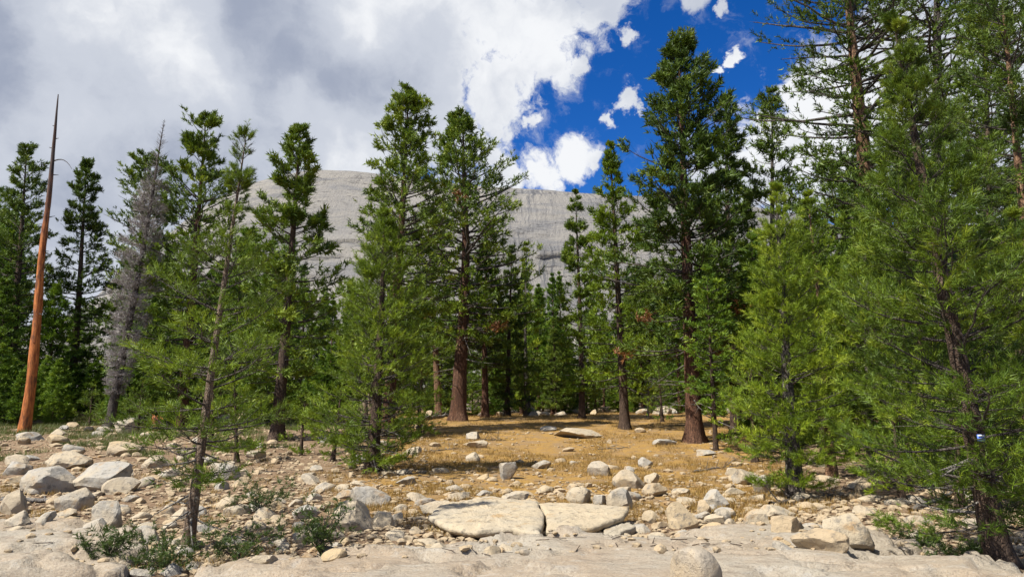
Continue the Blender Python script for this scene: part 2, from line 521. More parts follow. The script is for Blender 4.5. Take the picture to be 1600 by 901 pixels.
# far granite dome
m, t, p = material('pale_dome_granite')
pos = t.node('ShaderNodeNewGeometry').outputs['Position']
big = t.noise(t.mapping(pos, (1, 1, 2.0)), 0.018, 6, 0.6)
wv = t.vec('ADD', pos, t.vec('SCALE', t.vec('SUBTRACT', t.noise(pos, 0.03, 4, 0.6, color=True), (0.5, 0.5, 0.5)), scale=9.0))
sheet = t.noise(t.mapping(wv, (0.4, 0.4, 3.2)), 0.055, 9, 0.72, 0.2)
streak = t.noise(t.mapping(wv, (3.4, 0.2, 0.14)), 0.17, 8, 0.70)
crk = t.noise(t.mapping(wv, (0.45, 0.3, 3.0)), 0.09, 5, 0.6, 0.4)
crack = t.math('MULTIPLY', t.ramp(t.math('ABSOLUTE', t.math('SUBTRACT', crk, 0.5)), 0.016, 0.004), t.ramp(t.noise(pos, 0.035, 4, 0.6), 0.42, 0.52))
fine = t.noise(pos, 0.9, 6, 0.7)
spots = t.noise(pos, 0.12, 6, 0.65)
sep = t.node('ShaderNodeSeparateXYZ'); t.l.new(pos, sep.inputs[0])
c = t.mix(t.ramp(big, 0.35, 0.65), (0.1991, 0.1890, 0.1755), (0.2344, 0.2177, 0.1909))
c = t.mix(t.math('MULTIPLY', t.ramp(sheet, 0.49, 0.60), 0.9), c, (0.1503, 0.1481, 0.1478))
c = t.mix(t.math('MULTIPLY', t.ramp(sheet, 0.44, 0.28), 0.5), c, (0.2766, 0.2540, 0.2155))
smask = t.math('MULTIPLY', t.ramp(sep.outputs['X'], -35.0, 10.0), t.ramp(t.noise(pos, 0.022, 4, 0.6), 0.36, 0.54))
c = t.mix(t.math('MULTIPLY', t.math('MULTIPLY', t.ramp(streak, 0.48, 0.60), smask), 0.9), c, (0.0811, 0.0832, 0.0893))
c = t.mix(t.math('MULTIPLY', t.math('MULTIPLY', t.ramp(streak, 0.42, 0.30), smask), 0.6), c, (0.3246, 0.3145, 0.2894))
c = t.mix(t.math('MULTIPLY', t.ramp(spots, 0.58, 0.72), 0.55), c, (0.1323, 0.1270, 0.1231))
c = t.mix(t.math('MULTIPLY', t.ramp(fine, 0.50, 0.66), 0.6), c, (0.1202, 0.1179, 0.1170))
c = t.mix(t.math('MULTIPLY', crack, 0.85), c, (0.0429, 0.0400, 0.0385))
t.l.new(c, p.inputs['Base Color'])
p.inputs['Roughness'].default_value = 0.9
bump(t, p, t.math('ADD', t.math('ADD', sheet, t.math('MULTIPLY', fine, 0.5)), t.math('MULTIPLY', streak, 0.5)), 0.8, 2.2)
M['dome'] = m

m, t, p = material('blue_enamel')
p.inputs['Base Color'].default_value = (0.12, 0.22, 0.70, 1)
p.inputs['Roughness'].default_value = 0.35
M['blue'] = m
m, t, p = material('white_enamel')
p.inputs['Base Color'].default_value = (0.75, 0.76, 0.80, 1)
p.inputs['Roughness'].default_value = 0.35
M['white'] = m

# ------------------------------------------------------------------ terrain
PY = [-3000, -60, 0, 6, 10, 14, 20, 28, 38, 48, 60, 80, 120, 200, 260, 4000]
PZ = [-0.8, -0.6, -0.25, -0.02, 0.0, 0.05, 0.2, 0.42, 0.75, 1.0, 1.0, 1.15, 2.2, 4.0, 5.0, 5.0]


def height(x, y, bumps=True):
    x = np.asarray(x, float); y = np.asarray(y, float)
    z = np.interp(y, PY, PZ)
    k = np.clip((y - 2) / 10, 0, 1)
    z = z + k * 0.45 * (fbm(x / 11 + 3.7, y / 11, 0, 5, 2) - 0.5)
    if bumps:
        z = z + 0.16 * (fbm(x / 1.7, y / 1.7, 0, 11, 3) - 0.5) + 0.045 * (vnoise(x / 0.28, y / 0.28, 0, 23) - 0.5)
    return z


def sgrid(lo, hi, n, c, s):
    """n coordinates from lo to hi, packed around c at scale s"""
    a, b = math.asinh((lo - c) / s), math.asinh((hi - c) / s)
    return c + s * np.sinh(np.linspace(a, b, n))


gx = sgrid(-2500, 2500, 300, 0, 9.0)
gy = sgrid(-700, 3500, 270, 11, 7.0)
X, Y = np.meshgrid(gx, gy, indexing='ij')
Z = height(X, Y)
ground = obj('ground', make_mesh('ground', np.stack([X, Y, Z], -1).reshape(-1, 3), quads=grid_faces(len(gx), len(gy))), M['soil'])
tag(ground, 'tan stony soil with pine litter under the pines', 'ground', kind='structure')


def at_depth(px, D):
    """ground point seen in column px at distance D from the camera's plane"""
    x = 0.0
    for _ in range(4):
        z = float(height(x, D))
        dep = D * math.cos(PITCH) + (z - CAMZ) * math.sin(PITCH)
        x = (px - 800.0) / F * dep
    return np.array([x, D, float(height(x, D))])


_TS = 5.0 * (110.0 / 5.0) ** np.linspace(0, 1, 260)


def rays_ground(px, py):
    """ground points (N,3) under picture places; heights without the small bumps"""
    px = np.atleast_1d(np.asarray(px, float)); py = np.atleast_1d(np.asarray(py, float))
    xn = (px - 800.0) / F; yn = (450.5 - py) / F
    d = np.stack([xn, math.cos(PITCH) - yn * math.sin(PITCH), math.sin(PITCH) + yn * math.cos(PITCH)], -1)
    out = np.empty((len(px), 3))
    for c0 in range(0, len(px), 1500):
        dd = d[c0:c0 + 1500]
        Xr = dd[:, 0:1] * _TS; Yr_ = dd[:, 1:2] * _TS; Zr = CAMZ + dd[:, 2:3] * _TS
        g = Zr - height(Xr, Yr_, False)
        below = g < 0
        i = np.where(below.any(1), below.argmax(1), 200)
        i = np.maximum(i, 1)
        r_ = np.arange(len(dd))
        ga, gb = g[r_, i - 1], g[r_, i]
        f_ = np.clip(ga / (ga - gb + 1e-9), 0, 1)
        t_ = _TS[i - 1] + (_TS[i] - _TS[i - 1]) * f_
        out[c0:c0 + 1500, 0] = dd[:, 0] * t_
        out[c0:c0 + 1500, 1] = dd[:, 1] * t_
    out[:, 2] = height(out[:, 0], out[:, 1])
    return out


def on_ground(px, py):
    return rays_ground(px, py)[0]


# bedrock sheets, swelling up out of the soil
def slab_lift(x, y, seed, cx, cy, rx, ry, top):
    n = fbm(x / 1.6, y / 1.0, 0, seed, 5, 0.55)
    e = ((x - cx) / rx) ** 2 + ((y - cy) / ry) ** 2
    m_ = 1.0 - e + 1.15 * (n - 0.5)
    s1 = sstep(0.02, 0.10, m_)
    n3 = fbm(x / 0.9 + 9, y / 0.5, 0, seed + 3, 4, 0.5)
    s2 = sstep(0.0, 0.035, m_ - 0.30 + 1.6 * (n3 - 0.5))
    s3 = sstep(0.0, 0.03, m_ - 0.62 + 2.0 * (n3 - 0.47))
    sm_ = 0.10 * (fbm(x / 0.8, y / 0.8, 0, seed + 9, 4) - 0.5)
    jn = np.abs(fbm(x / 2.6 + .35 * y, y / 1.1 - .12 * x, 0, seed + 21, 3) - .5)
    jn2 = np.abs(fbm(x / 1.0 - .5 * y, y / 2.2 + .3 * x, 0, seed + 27, 3) - .5)
    sm_ = sm_ - 0.07 * sstep(.020, .006, jn) - 0.05 * sstep(.013, .004, jn2)
    return -0.22 + s1 * (0.22 + top * 0.45 + sm_) + s2 * top * 0.3 + s3 * top * 0.25


def bedrock(name, label, seed, cx, cy, rx, ry, top, step=0.065):
    xs = np.arange(cx - rx * 1.5, cx + rx * 1.5, step)
    ys = np.arange(cy - ry * 1.5, cy + ry * 1.5, step)
    A, B = np.meshgrid(xs, ys, indexing='ij')
    Zs = height(A, B, False) + slab_lift(A, B, seed, cx, cy, rx, ry, top)
    o = obj(name, make_mesh(name, np.stack([A, B, Zs], -1).reshape(-1, 3), quads=grid_faces(len(xs), len(ys))), M['bedrock'])
    return tag(o, label, 'bedrock', kind='structure')


BED = [(31, 1.3, 7.6, 4.6, 2.55, 0.30), (47, -6.9, 8.7, 2.5, 2.5, 0.32), (53, 3.6, 9.9, 2.0, 0.75, 0.22)]
bedrock('bedrock', 'broad smooth tan bedrock sheet in the foreground below the flat split slab', *BED[0])
bedrock('bedrock', 'sloping pinkish bedrock sheet at the lower left corner', *BED[1])
bedrock('bedrock', 'low tan bedrock shelf under the row of rounded boulders at right of centre', *BED[2], step=0.055)


def on_bedrock(x, y):
    r = np.zeros_like(np.asarray(x, float)) - 1
    for b in BED:
        r = np.maximum(r, slab_lift(np.asarray(x, float), np.asarray(y, float), *b))
    return r


def surf_n(x, y):
    return np.maximum(height(x, y), height(x, y, False) + on_bedrock(x, y))


def surf(x, y):
    return float(surf_n(np.array([x]), np.array([y]))[0])


# the granite dome behind the forest
YR, Y0 = 430.0, 235.0
SIL = [(-200, 560), (150, 520), (300, 455), (335, 400), (355, 345), (400, 303), (440, 286), (500, 267), (580, 270), (690, 284), (780, 294), (860, 299), (940, 305),
       (1050, 309), (1200, 335), (1330, 372), (1500, 430), (1800, 520)]
sx, sz = [], []
for (a, b) in SIL:
    d = pix_dir(a, b)
    sx.append(YR * d[0] / d[1]); sz.append(CAMZ + YR * d[2] / d[1])
tt = np.linspace(0, 1, 200)


def prof(t):
    return np.sin(np.clip(t, 0, 1) * PI / 2) ** 1.15


best = np.max(prof(tt) / (Y0 + tt * (YR - Y0)))
kf = (1.0 / YR) / best
xs = np.linspace(-380, 480, 330)
ts = np.concatenate([np.linspace(-0.12, 1.0, 190), np.linspace(1.02, 1.8, 14)])
A, T_ = np.meshgrid(xs, ts, indexing='ij')
Yd = Y0 + T_ * (YR - Y0)
wob = 26 * (fbm(A / 130, T_ * 2.2, 0, 71, 3) - 0.5)
ht = np.interp(A, sx, sz)
ht = np.convolve(np.pad(ht[:, 0], 4, 'edge'), np.ones(9) / 9, 'valid')[:, None] * np.ones_like(T_)
Zd = np.where(T_ <= 1, ht * kf * prof(T_), ht * kf * (1 - 0.25 * (T_ - 1) ** 2))
# exfoliation ledges: the face steps back along wandering courses
lev = Zd / 9.0 + 1.6 * (fbm(A / 90, Zd / 25, 0, 83, 3) - 0.5)
fr = lev - np.floor(lev)
strong = sstep(0.52, 0.62, fbm(A / 28, np.floor(lev) * 3.3, 0, 91, 3)) * sstep(0.62, 0.38, T_)
step_ = -(sstep(0.0, 0.08, fr) - fr) * 2.6 * strong
Yd = Yd + wob * sstep(0, 0.4, T_) * sstep(1.2, 0.6, T_) + step_ + 1.2 * (fbm(A / 9, Zd / 4, 0, 95, 4) - 0.5)
Zd = Zd + 0.9 * (fbm(A / 16, Yd / 16, 0, 97, 4) - 0.5) * sstep(0, 0.1, T_)
Zd = np.where(T_ < 0, -3, Zd)
dome = obj('granite_dome', make_mesh('granite_dome', np.stack([A, Yd, Zd], -1).reshape(-1, 3), quads=grid_faces(len(xs), len(ts))), M['dome'])
tag(dome, 'bare pale grey granite dome rising behind the forest', 'dome', kind='structure')


# ------------------------------------------------------------------ conifers
def tuft_template(rng, K, spread, axial, wid):
    """K needles round a +Z shoot of unit length"""
    s = rng.random(K) * axial
    az = rng.random(K) * 2 * PI
    th = np.radians(rng.uniform(14, 62, K)) * spread
    d = np.stack([np.sin(th) * np.cos(az), np.sin(th) * np.sin(az), np.cos(th)], -1)
    L = rng.uniform(0.34, 0.66, K)
    base = np.stack([0 * s, 0 * s, s], -1)
    q = rng.normal(size=(K, 3)); pr = np.cross(d, q); pr /= np.linalg.norm(pr, axis=1, keepdims=True)
    a = base + d * 0.04 + pr * wid * 0.5
    b = base + d * 0.04 - pr * wid * 0.5
    tip = base + d * L[:, None]
    return np.stack([a, b, tip], 1).reshape(-1, 3)


def put_tufts(acc, rng, pos, ax, size, tint, K=14, spread=1.0, axial=0.62, wid=0.11, ntemp=6):
    N = len(pos)
    if N == 0: return
    ax = ax / (np.linalg.norm(ax, axis=1, keepdims=True) + 1e-9)
    ref = rng.normal(size=(N, 3))
    u = np.cross(ax, ref); u /= np.linalg.norm(u, axis=1, keepdims=True) + 1e-9
    v = np.cross(ax, u)
    temps = np.stack([tuft_template(rng, K, spread, axial, wid) for _ in range(ntemp)])
    T = temps[rng.integers(0, ntemp, N)]
    co = pos[:, None, :] + size[:, None, None] * (T[..., 0:1] * u[:, None, :] + T[..., 1:2] * v[:, None, :] + T[..., 2:3] * ax[:, None, :])
    co = co.reshape(-1, 3)
    tri = np.arange(len(co)).reshape(-1, 3)
    tn = np.repeat(tint[:, None] + 0.22 * (rng.random((N, K)) - 0.5), 3, axis=1).ravel() if False else np.repeat((tint[:, None] + 0.3 * (rng.random((N, K)) - 0.5)).reshape(-1), 3)
    acc.add(co, t=tri, tint=tn)


STY = {
    'young': dict(prof=[(0, .55), (.10, .95), (.25, 1), (.5, .76), (.75, .45), (.92, .17), (1, .04)], e0=(-6, 52), tip=22, cb=.05, wh=.26, per=5, clump=.35),
    'pine': dict(prof=[(0, .45), (.12, .85), (.3, 1), (.5, .86), (.7, .62), (.87, .42), (.96, .25), (1, .10)], e0=(-14, 48), tip=20, cb=.2, wh=.42, per=5, clump=.8),
    'spire': dict(prof=[(0, .7), (.2, 1), (.45, .82), (.62, .52), (.75, .32), (.9, .22), (1, .05)], e0=(-16, 48), tip=14, cb=.12, wh=.30, per=5, clump=.45),
    'sparse': dict(prof=[(0, .5), (.2, 1), (.5, .85), (.75, .5), (.92, .25), (1, .06)], e0=(-12, 45), tip=18, cb=.15, wh=.42, per=4, clump=.7),
    'old': dict(prof=[(0, .6), (.2, 1), (.55, 1), (.8, .85), (.95, .5), (1, .2)], e0=(-18, 40), tip=16, cb=.35, wh=.62, per=4, clump=1.0),
}


def conifer(seed, H, Rc, style, trunk_r, lean=(0, 0), cb=None, twigs=9, tk=4, tsize=0.26, K=14, wid=0.10, dens=1.0, dead=0, prof=None, curve=0.0, red=0, bare_top=0.0, live=1.0, reach=0.3, twig_tubes=True, gap=0.42):
    """meshes of one conifer standing at the origin: trunk, branches, crown, dead branches (list), dead sprays"""
    rng = np.random.default_rng(seed)
    S = STY[style]
    cb = S['cb'] if cb is None else cb
    pf = np.array(prof or S['prof'])
    # trunk
    n = 26
    h = np.linspace(0, 1, n) ** 1.6
    wx, wy = rng.normal(size=2) * 0.010 * H, rng.normal(size=2) * 0.008 * H

    def axis(hh):
        hh = np.asarray(hh, float)
        x = lean[0] * (hh + curve * hh * (1 - hh)) + wx[0] * np.sin(hh * 3.1) * hh * (1 - hh) * 2 + wx[1] * np.sin(hh * 7) * .3 * hh * (1 - hh)
        y = lean[1] * hh + wy[0] * np.sin(hh * 3.4) * hh * (1 - hh) * 2
        return np.stack([x, y, hh * H], -1)
    P = axis(h); P[0, 2] -= 0.25
    rad = trunk_r * ((1 - h) ** 0.85 * 0.93 + 0.02) * (1 + 0.42 * np.exp(-h * H / 0.35))
    k = 12
    co, q = tubes(P[None], rad[None], k, rough=0.10, rng=rng)
    an = np.tile(np.arange(k) * 2 * PI / k, n)
    fl = np.exp(-np.repeat(h * H, k) / (1.1 * trunk_r + .05)) * (0.20 * np.cos(3 * an + seed) + 0.16 * np.cos(5 * an + 2 * seed) + .02)
    ctr = np.repeat(P, k, 0)
    co[:, :2] = ctr[:, :2] + (co[:, :2] - ctr[:, :2]) * (1 + fl)[:, None]
    trunk = make_mesh('trunk', co, quads=q)
    # branches in whorls
    nz = max(6, int((1 - cb) * H / S['wh'] * dens ** 0.5))
    hz = cb + (1 - cb) * (np.arange(nz) + rng.random(nz) * 0.7) / nz
    per = np.maximum(2, np.round(S['per'] * dens ** 0.5 + rng.normal(size=nz) * 0.8)).astype(int)
    hb = np.repeat(hz, per) + rng.normal(size=per.sum()) * 0.06 / H
    az = np.concatenate([rng.random() * 2 * PI + np.arange(p_) * 2 * PI / p_ + rng.normal(size=p_) * 0.35 for p_ in per])
    hb = np.clip(hb, cb, 0.99)
    tt_ = (hb - cb) / (1 - cb)
    L = Rc * np.interp(tt_, pf[:, 0], pf[:, 1])
    cl = vnoise(az * 1.2 + seed, hb * H / 1.5, 0, seed) - 0.5
    L = 1.14 * L * np.clip(1 + S['clump'] * cl * 1.4, 0.25, 1.4) * rng.uniform(0.68, 1.12, len(L))
    L = np.maximum(L, 0.08)
    keep = rng.random(len(L)) < live
    hb, az, L, tt_ = hb[keep], az[keep], L[keep], tt_[keep]
    B = len(L)
    e0 = np.radians(np.interp(tt_, [0, 1], S['e0']) + rng.normal(size=B) * 8)
    etip = np.radians(S['tip'] + 25 * tt_ + rng.normal(size=B) * 10)
    nb = 8
    s = np.linspace(0, 1, nb)
    el = e0[:, None] + (etip - e0)[:, None] * (s[None] ** 1.6)
    aw = az[:, None] + 0.35 * rng.normal(size=(B, 1)) * s[None] + 0.12 * rng.normal(size=(B, nb))
    d = np.stack([np.cos(el) * np.cos(aw), np.cos(el) * np.sin(aw), np.sin(el)], -1)
    seg = d * (L / (nb - 1))[:, None, None]
    base = axis(hb)
    BP = base[:, None, :] + np.concatenate([np.zeros((B, 1, 3)), np.cumsum(seg[:, :-1], 1)], 1)
    br = np.clip(0.005 + (0.010 if style == 'young' else 0.016) * L, 0.006, trunk_r * 0.45)[:, None] * (1 - 0.8 * s[None])
    bacc = Acc()
    co, q = tubes(BP, br, 4 if L.max() > 1.2 else 3)
    bacc.add(co, q)
    # twigs
    mt = twigs
    if style == 'young': reach = min(reach, .12)
    s0 = np.where(L[:, None] > 0.9, reach, 0.15)
    st = s0 + (1 - s0) * ((np.arange(mt)[None] + rng.random((B, mt))) / mt) ** 0.85
    st = np.clip(st, 0, 0.985)
    fi = st * (nb - 1); i0 = fi.astype(int); ff = (fi - i0)[..., None]
    bi = np.arange(B)[:, None]
    TP = BP[bi, i0] * (1 - ff) + BP[bi, np.minimum(i0 + 1, nb - 1)] * ff
    td = d[bi, i0]
    side = np.where((np.arange(mt)[None] + rng.integers(0, 2, (B, 1))) % 2 == 0, 1.0, -1.0)
    ang = side * np.radians(rng.uniform(28, 72, (B, mt)))
    ca, sa = np.cos(ang), np.sin(ang)
    dx = td[..., 0] * ca - td[..., 1] * sa
    dy = td[..., 0] * sa + td[..., 1] * ca
    dz = td[..., 2] * 0.6 + rng.normal(size=(B, mt)) * 0.22 + 0.10
    tdir = np.stack([dx, dy, dz], -1); tdir /= np.linalg.norm(tdir, axis=2, keepdims=True)
    tl = (np.clip(0.30 * L, .05, .16)[:, None] + 0.40 * L[:, None] * (1.12 - st)) * rng.uniform(0.6, 1.25, (B, mt))
    tl = np.minimum(tl, 1.0)
    nt = 2
    u = np.linspace(0, 1, nt)
    TW = TP[:, :, None, :] + tdir[:, :, None, :] * (tl[..., None] * u)[..., None]
    TW[..., 2] += (tl[..., None] * 0.22) * u ** 2
    TWf = TW.reshape(-1, nt, 3)
    co, q = tubes(TWf, (0.0022 + 0.006 * tl.reshape(-1, 1)) * (1 - 0.7 * u[None]), 3)
    if twig_tubes: bacc.add(co, q)
    branches = bacc.mesh('branches')
    # tufts of needles
    ut = 0.25 + 0.78 * (np.arange(tk)[None, None] + rng.random((B, mt, tk))) / tk
    pos = TP[:, :, None, :] + tdir[:, :, None, :] * (tl[..., None] * ut)[..., None]
    pos[..., 2] += tl[..., None] * 0.22 * ut ** 2
    axd = tdir[:, :, None, :] + np.array([0, 0, 0.45]) + 0.35 * rng.normal(size=pos.shape)
    tip = BP[:, -1]; tipd = d[:, -1]
    pos = np.concatenate([pos.reshape(-1, 3), tip, tip - tipd * 0.08])
    axd = np.concatenate([axd.reshape(-1, 3), tipd + [0, 0, .2], tipd + rng.normal(size=tipd.shape) * .3])
    bt = np.repeat(rng.normal(size=B) * 0.20, mt * tk)
    tint = np.concatenate([0.42 + bt + rng.normal(size=B * mt * tk) * 0.16, 0.62 + rng.normal(size=2 * B) * 0.14])
    hrel = pos[:, 2] / H
    tt_p = np.concatenate([np.repeat(tt_, mt * tk), tt_, tt_])
    cs = 0.34 if style == 'young' else 0.55
    cn = vnoise(pos[:, 0] / cs + seed, pos[:, 1] / cs, pos[:, 2] / (cs * .62), seed + 3)
    ok = cn > gap + 0.10 * (rng.random(len(pos)) - .5)
    ok |= tt_p > .93
    tint = tint + 0.40 * (vnoise(pos[:, 0] / .8, pos[:, 1] / .8 + seed, pos[:, 2] / .5, seed + 9) - .5)
    if bare_top:
        ok &= hrel < 1 - bare_top
    fsz = np.interp(L, [.1, .9], [.50, 1.0])
    size = 1.08 * tsize * rng.uniform(0.72, 1.25, len(pos)) * np.concatenate([np.repeat(fsz, mt * tk), fsz, fsz])
    # leader
    lp = axis(np.linspace(0.93, 0.998, 14)); la = np.tile([0, 0, 1.0], (14, 1)) + 0.6 * rng.normal(size=(14, 3))
    cacc = Acc()
    put_tufts(cacc, rng, pos[ok], axd[ok], size[ok], tint[ok], K=K, wid=wid)
    if not bare_top:
        put_tufts(cacc, rng, lp, la, tsize * np.full(14, 0.5), 0.6 + 0.1 * rng.normal(size=14), K=K, wid=wid)
    crown = cacc.mesh('crown', smooth=False)
    # bare dead branches on the lower trunk
    deads = []
    for i in range(dead):
        hh = rng.uniform(max(0.07, cb - 0.16), cb + 0.12)
        a = rng.random() * 2 * PI if i % 3 else rng.choice([0.0, PI]) + rng.normal() * 0.5
        LL = Rc * rng.uniform(0.35, 0.8)
        n_ = 7
        s_ = np.linspace(0, 1, n_)
        e_ = np.radians(rng.uniform(-28, 6)) + np.radians(rng.uniform(-10, 25)) * s_
        a_ = a + np.cumsum(rng.normal(size=n_) * 0.10)
        dd = np.stack([np.cos(e_) * np.cos(a_), np.cos(e_) * np.sin(a_), np.sin(e_)], -1) * LL / (n_ - 1)
        pp = axis(hh) + np.concatenate([np.zeros((1, 3)), np.cumsum(dd[:-1], 0)])
        ac = Acc()
        co, q = tubes(pp[None], (0.012 + 0.011 * LL) * (1 - 0.85 * s_[None]), 5)
        ac.add(co, q)
        for j in range(rng.integers(2, 6)):
            b0 = pp[rng.integers(2, n_ - 1)]
            dv = unit(np.array([math.cos(a + rng.choice([-1, 1]) * rng.uniform(.4, 1.1)), math.sin(a + rng.choice([-1, 1]) * rng.uniform(.4, 1.1)), rng.uniform(-.5, .4)]))
            l2 = LL * rng.uniform(.15, .4)
            p2 = b0 + dv * np.linspace(0, l2, 4)[:, None] + rng.normal(size=(4, 3)) * 0.03 * l2
            p2[0] = b0
            co, q = tubes(p2[None], 0.008 * (1 - 0.7 * np.linspace(0, 1, 4))[None], 3)
            ac.add(co, q)
        deads.append(ac.mesh('dead_branch'))
    reds = None
    if red:
        ra = Acc()
        pick = rng.choice(np.where(tt_ < .40)[0], red)
        for b in pick:
            N = 26
            pp = BP[b, -1] + rng.normal(size=(N, 3)) * 0.22 * np.array([1, 1, .5])
            put_tufts(ra, rng, pp, rng.normal(size=(N, 3)) + [0, 0, .2], np.full(N, tsize * 1.0), rng.random(N), K=K, wid=wid)
        reds = ra.mesh('dead_needles', smooth=False)
    return dict(trunk=trunk, branches=branches, crown=crown, dead=deads, red=reds)


def plant(name, label, cat, P, meshes, leaf, bark, group=None, rotz=0.0, scale=None, bark_b=None):
    e = obj(name, None, None, None, P, (0, 0, rotz), scale)
    tag(e, label, cat, group)
    tk_ = obj('trunk', meshes['trunk'], M[bark], e)
    b = obj('branches', meshes['branches'], M[bark_b or bark], e)
    b['kind'] = 'stuff'
    c = obj('crown', meshes['crown'], M[leaf], e)
    c.material_slots[0].link = 'OBJECT'
    c.material_slots[0].material = M[leaf]
    c['kind'] = 'stuff'
    for dm in meshes['dead']:
        obj('dead_branch', dm, M['dead_wood'], tk_)
    if meshes['red'] is not None:
        r_ = obj('dead_needles', meshes['red'], M['needle_red'], e)
        r_['kind'] = 'stuff'
    return e


def hero(name, label, base_px, D, top_px, top_py, half_px, trunk_px, style, leaf, bark, seed, group='pines around the clearing', base_py=None, leany=0.0, **kw):
    P = at_depth(base_px, D)
    P[2] = float(height(P[0], P[1])) - 0.02
    d = pix_dir(top_px, top_py)
    tk_ = D / d[1]
    T = np.array([0, 0, CAMZ]) + d * tk_
    H = T[2] - P[2]
    dep = D * math.cos(PITCH)
    if D > 22:
        kw.setdefault('K', 9); kw.setdefault('wid', .14); kw.setdefault('tsize', .36); kw.setdefault('twigs', 11)
        kw.setdefault('twig_tubes', D < 34)
    mesh = conifer(seed, H, half_px / F * dep, style, 0.5 * trunk_px / F * dep, (T[0] - P[0], leany), **kw)
    return plant(name, label, 'pine', P, mesh, leaf, bark, group, bark_b='bark_grey'), P, H


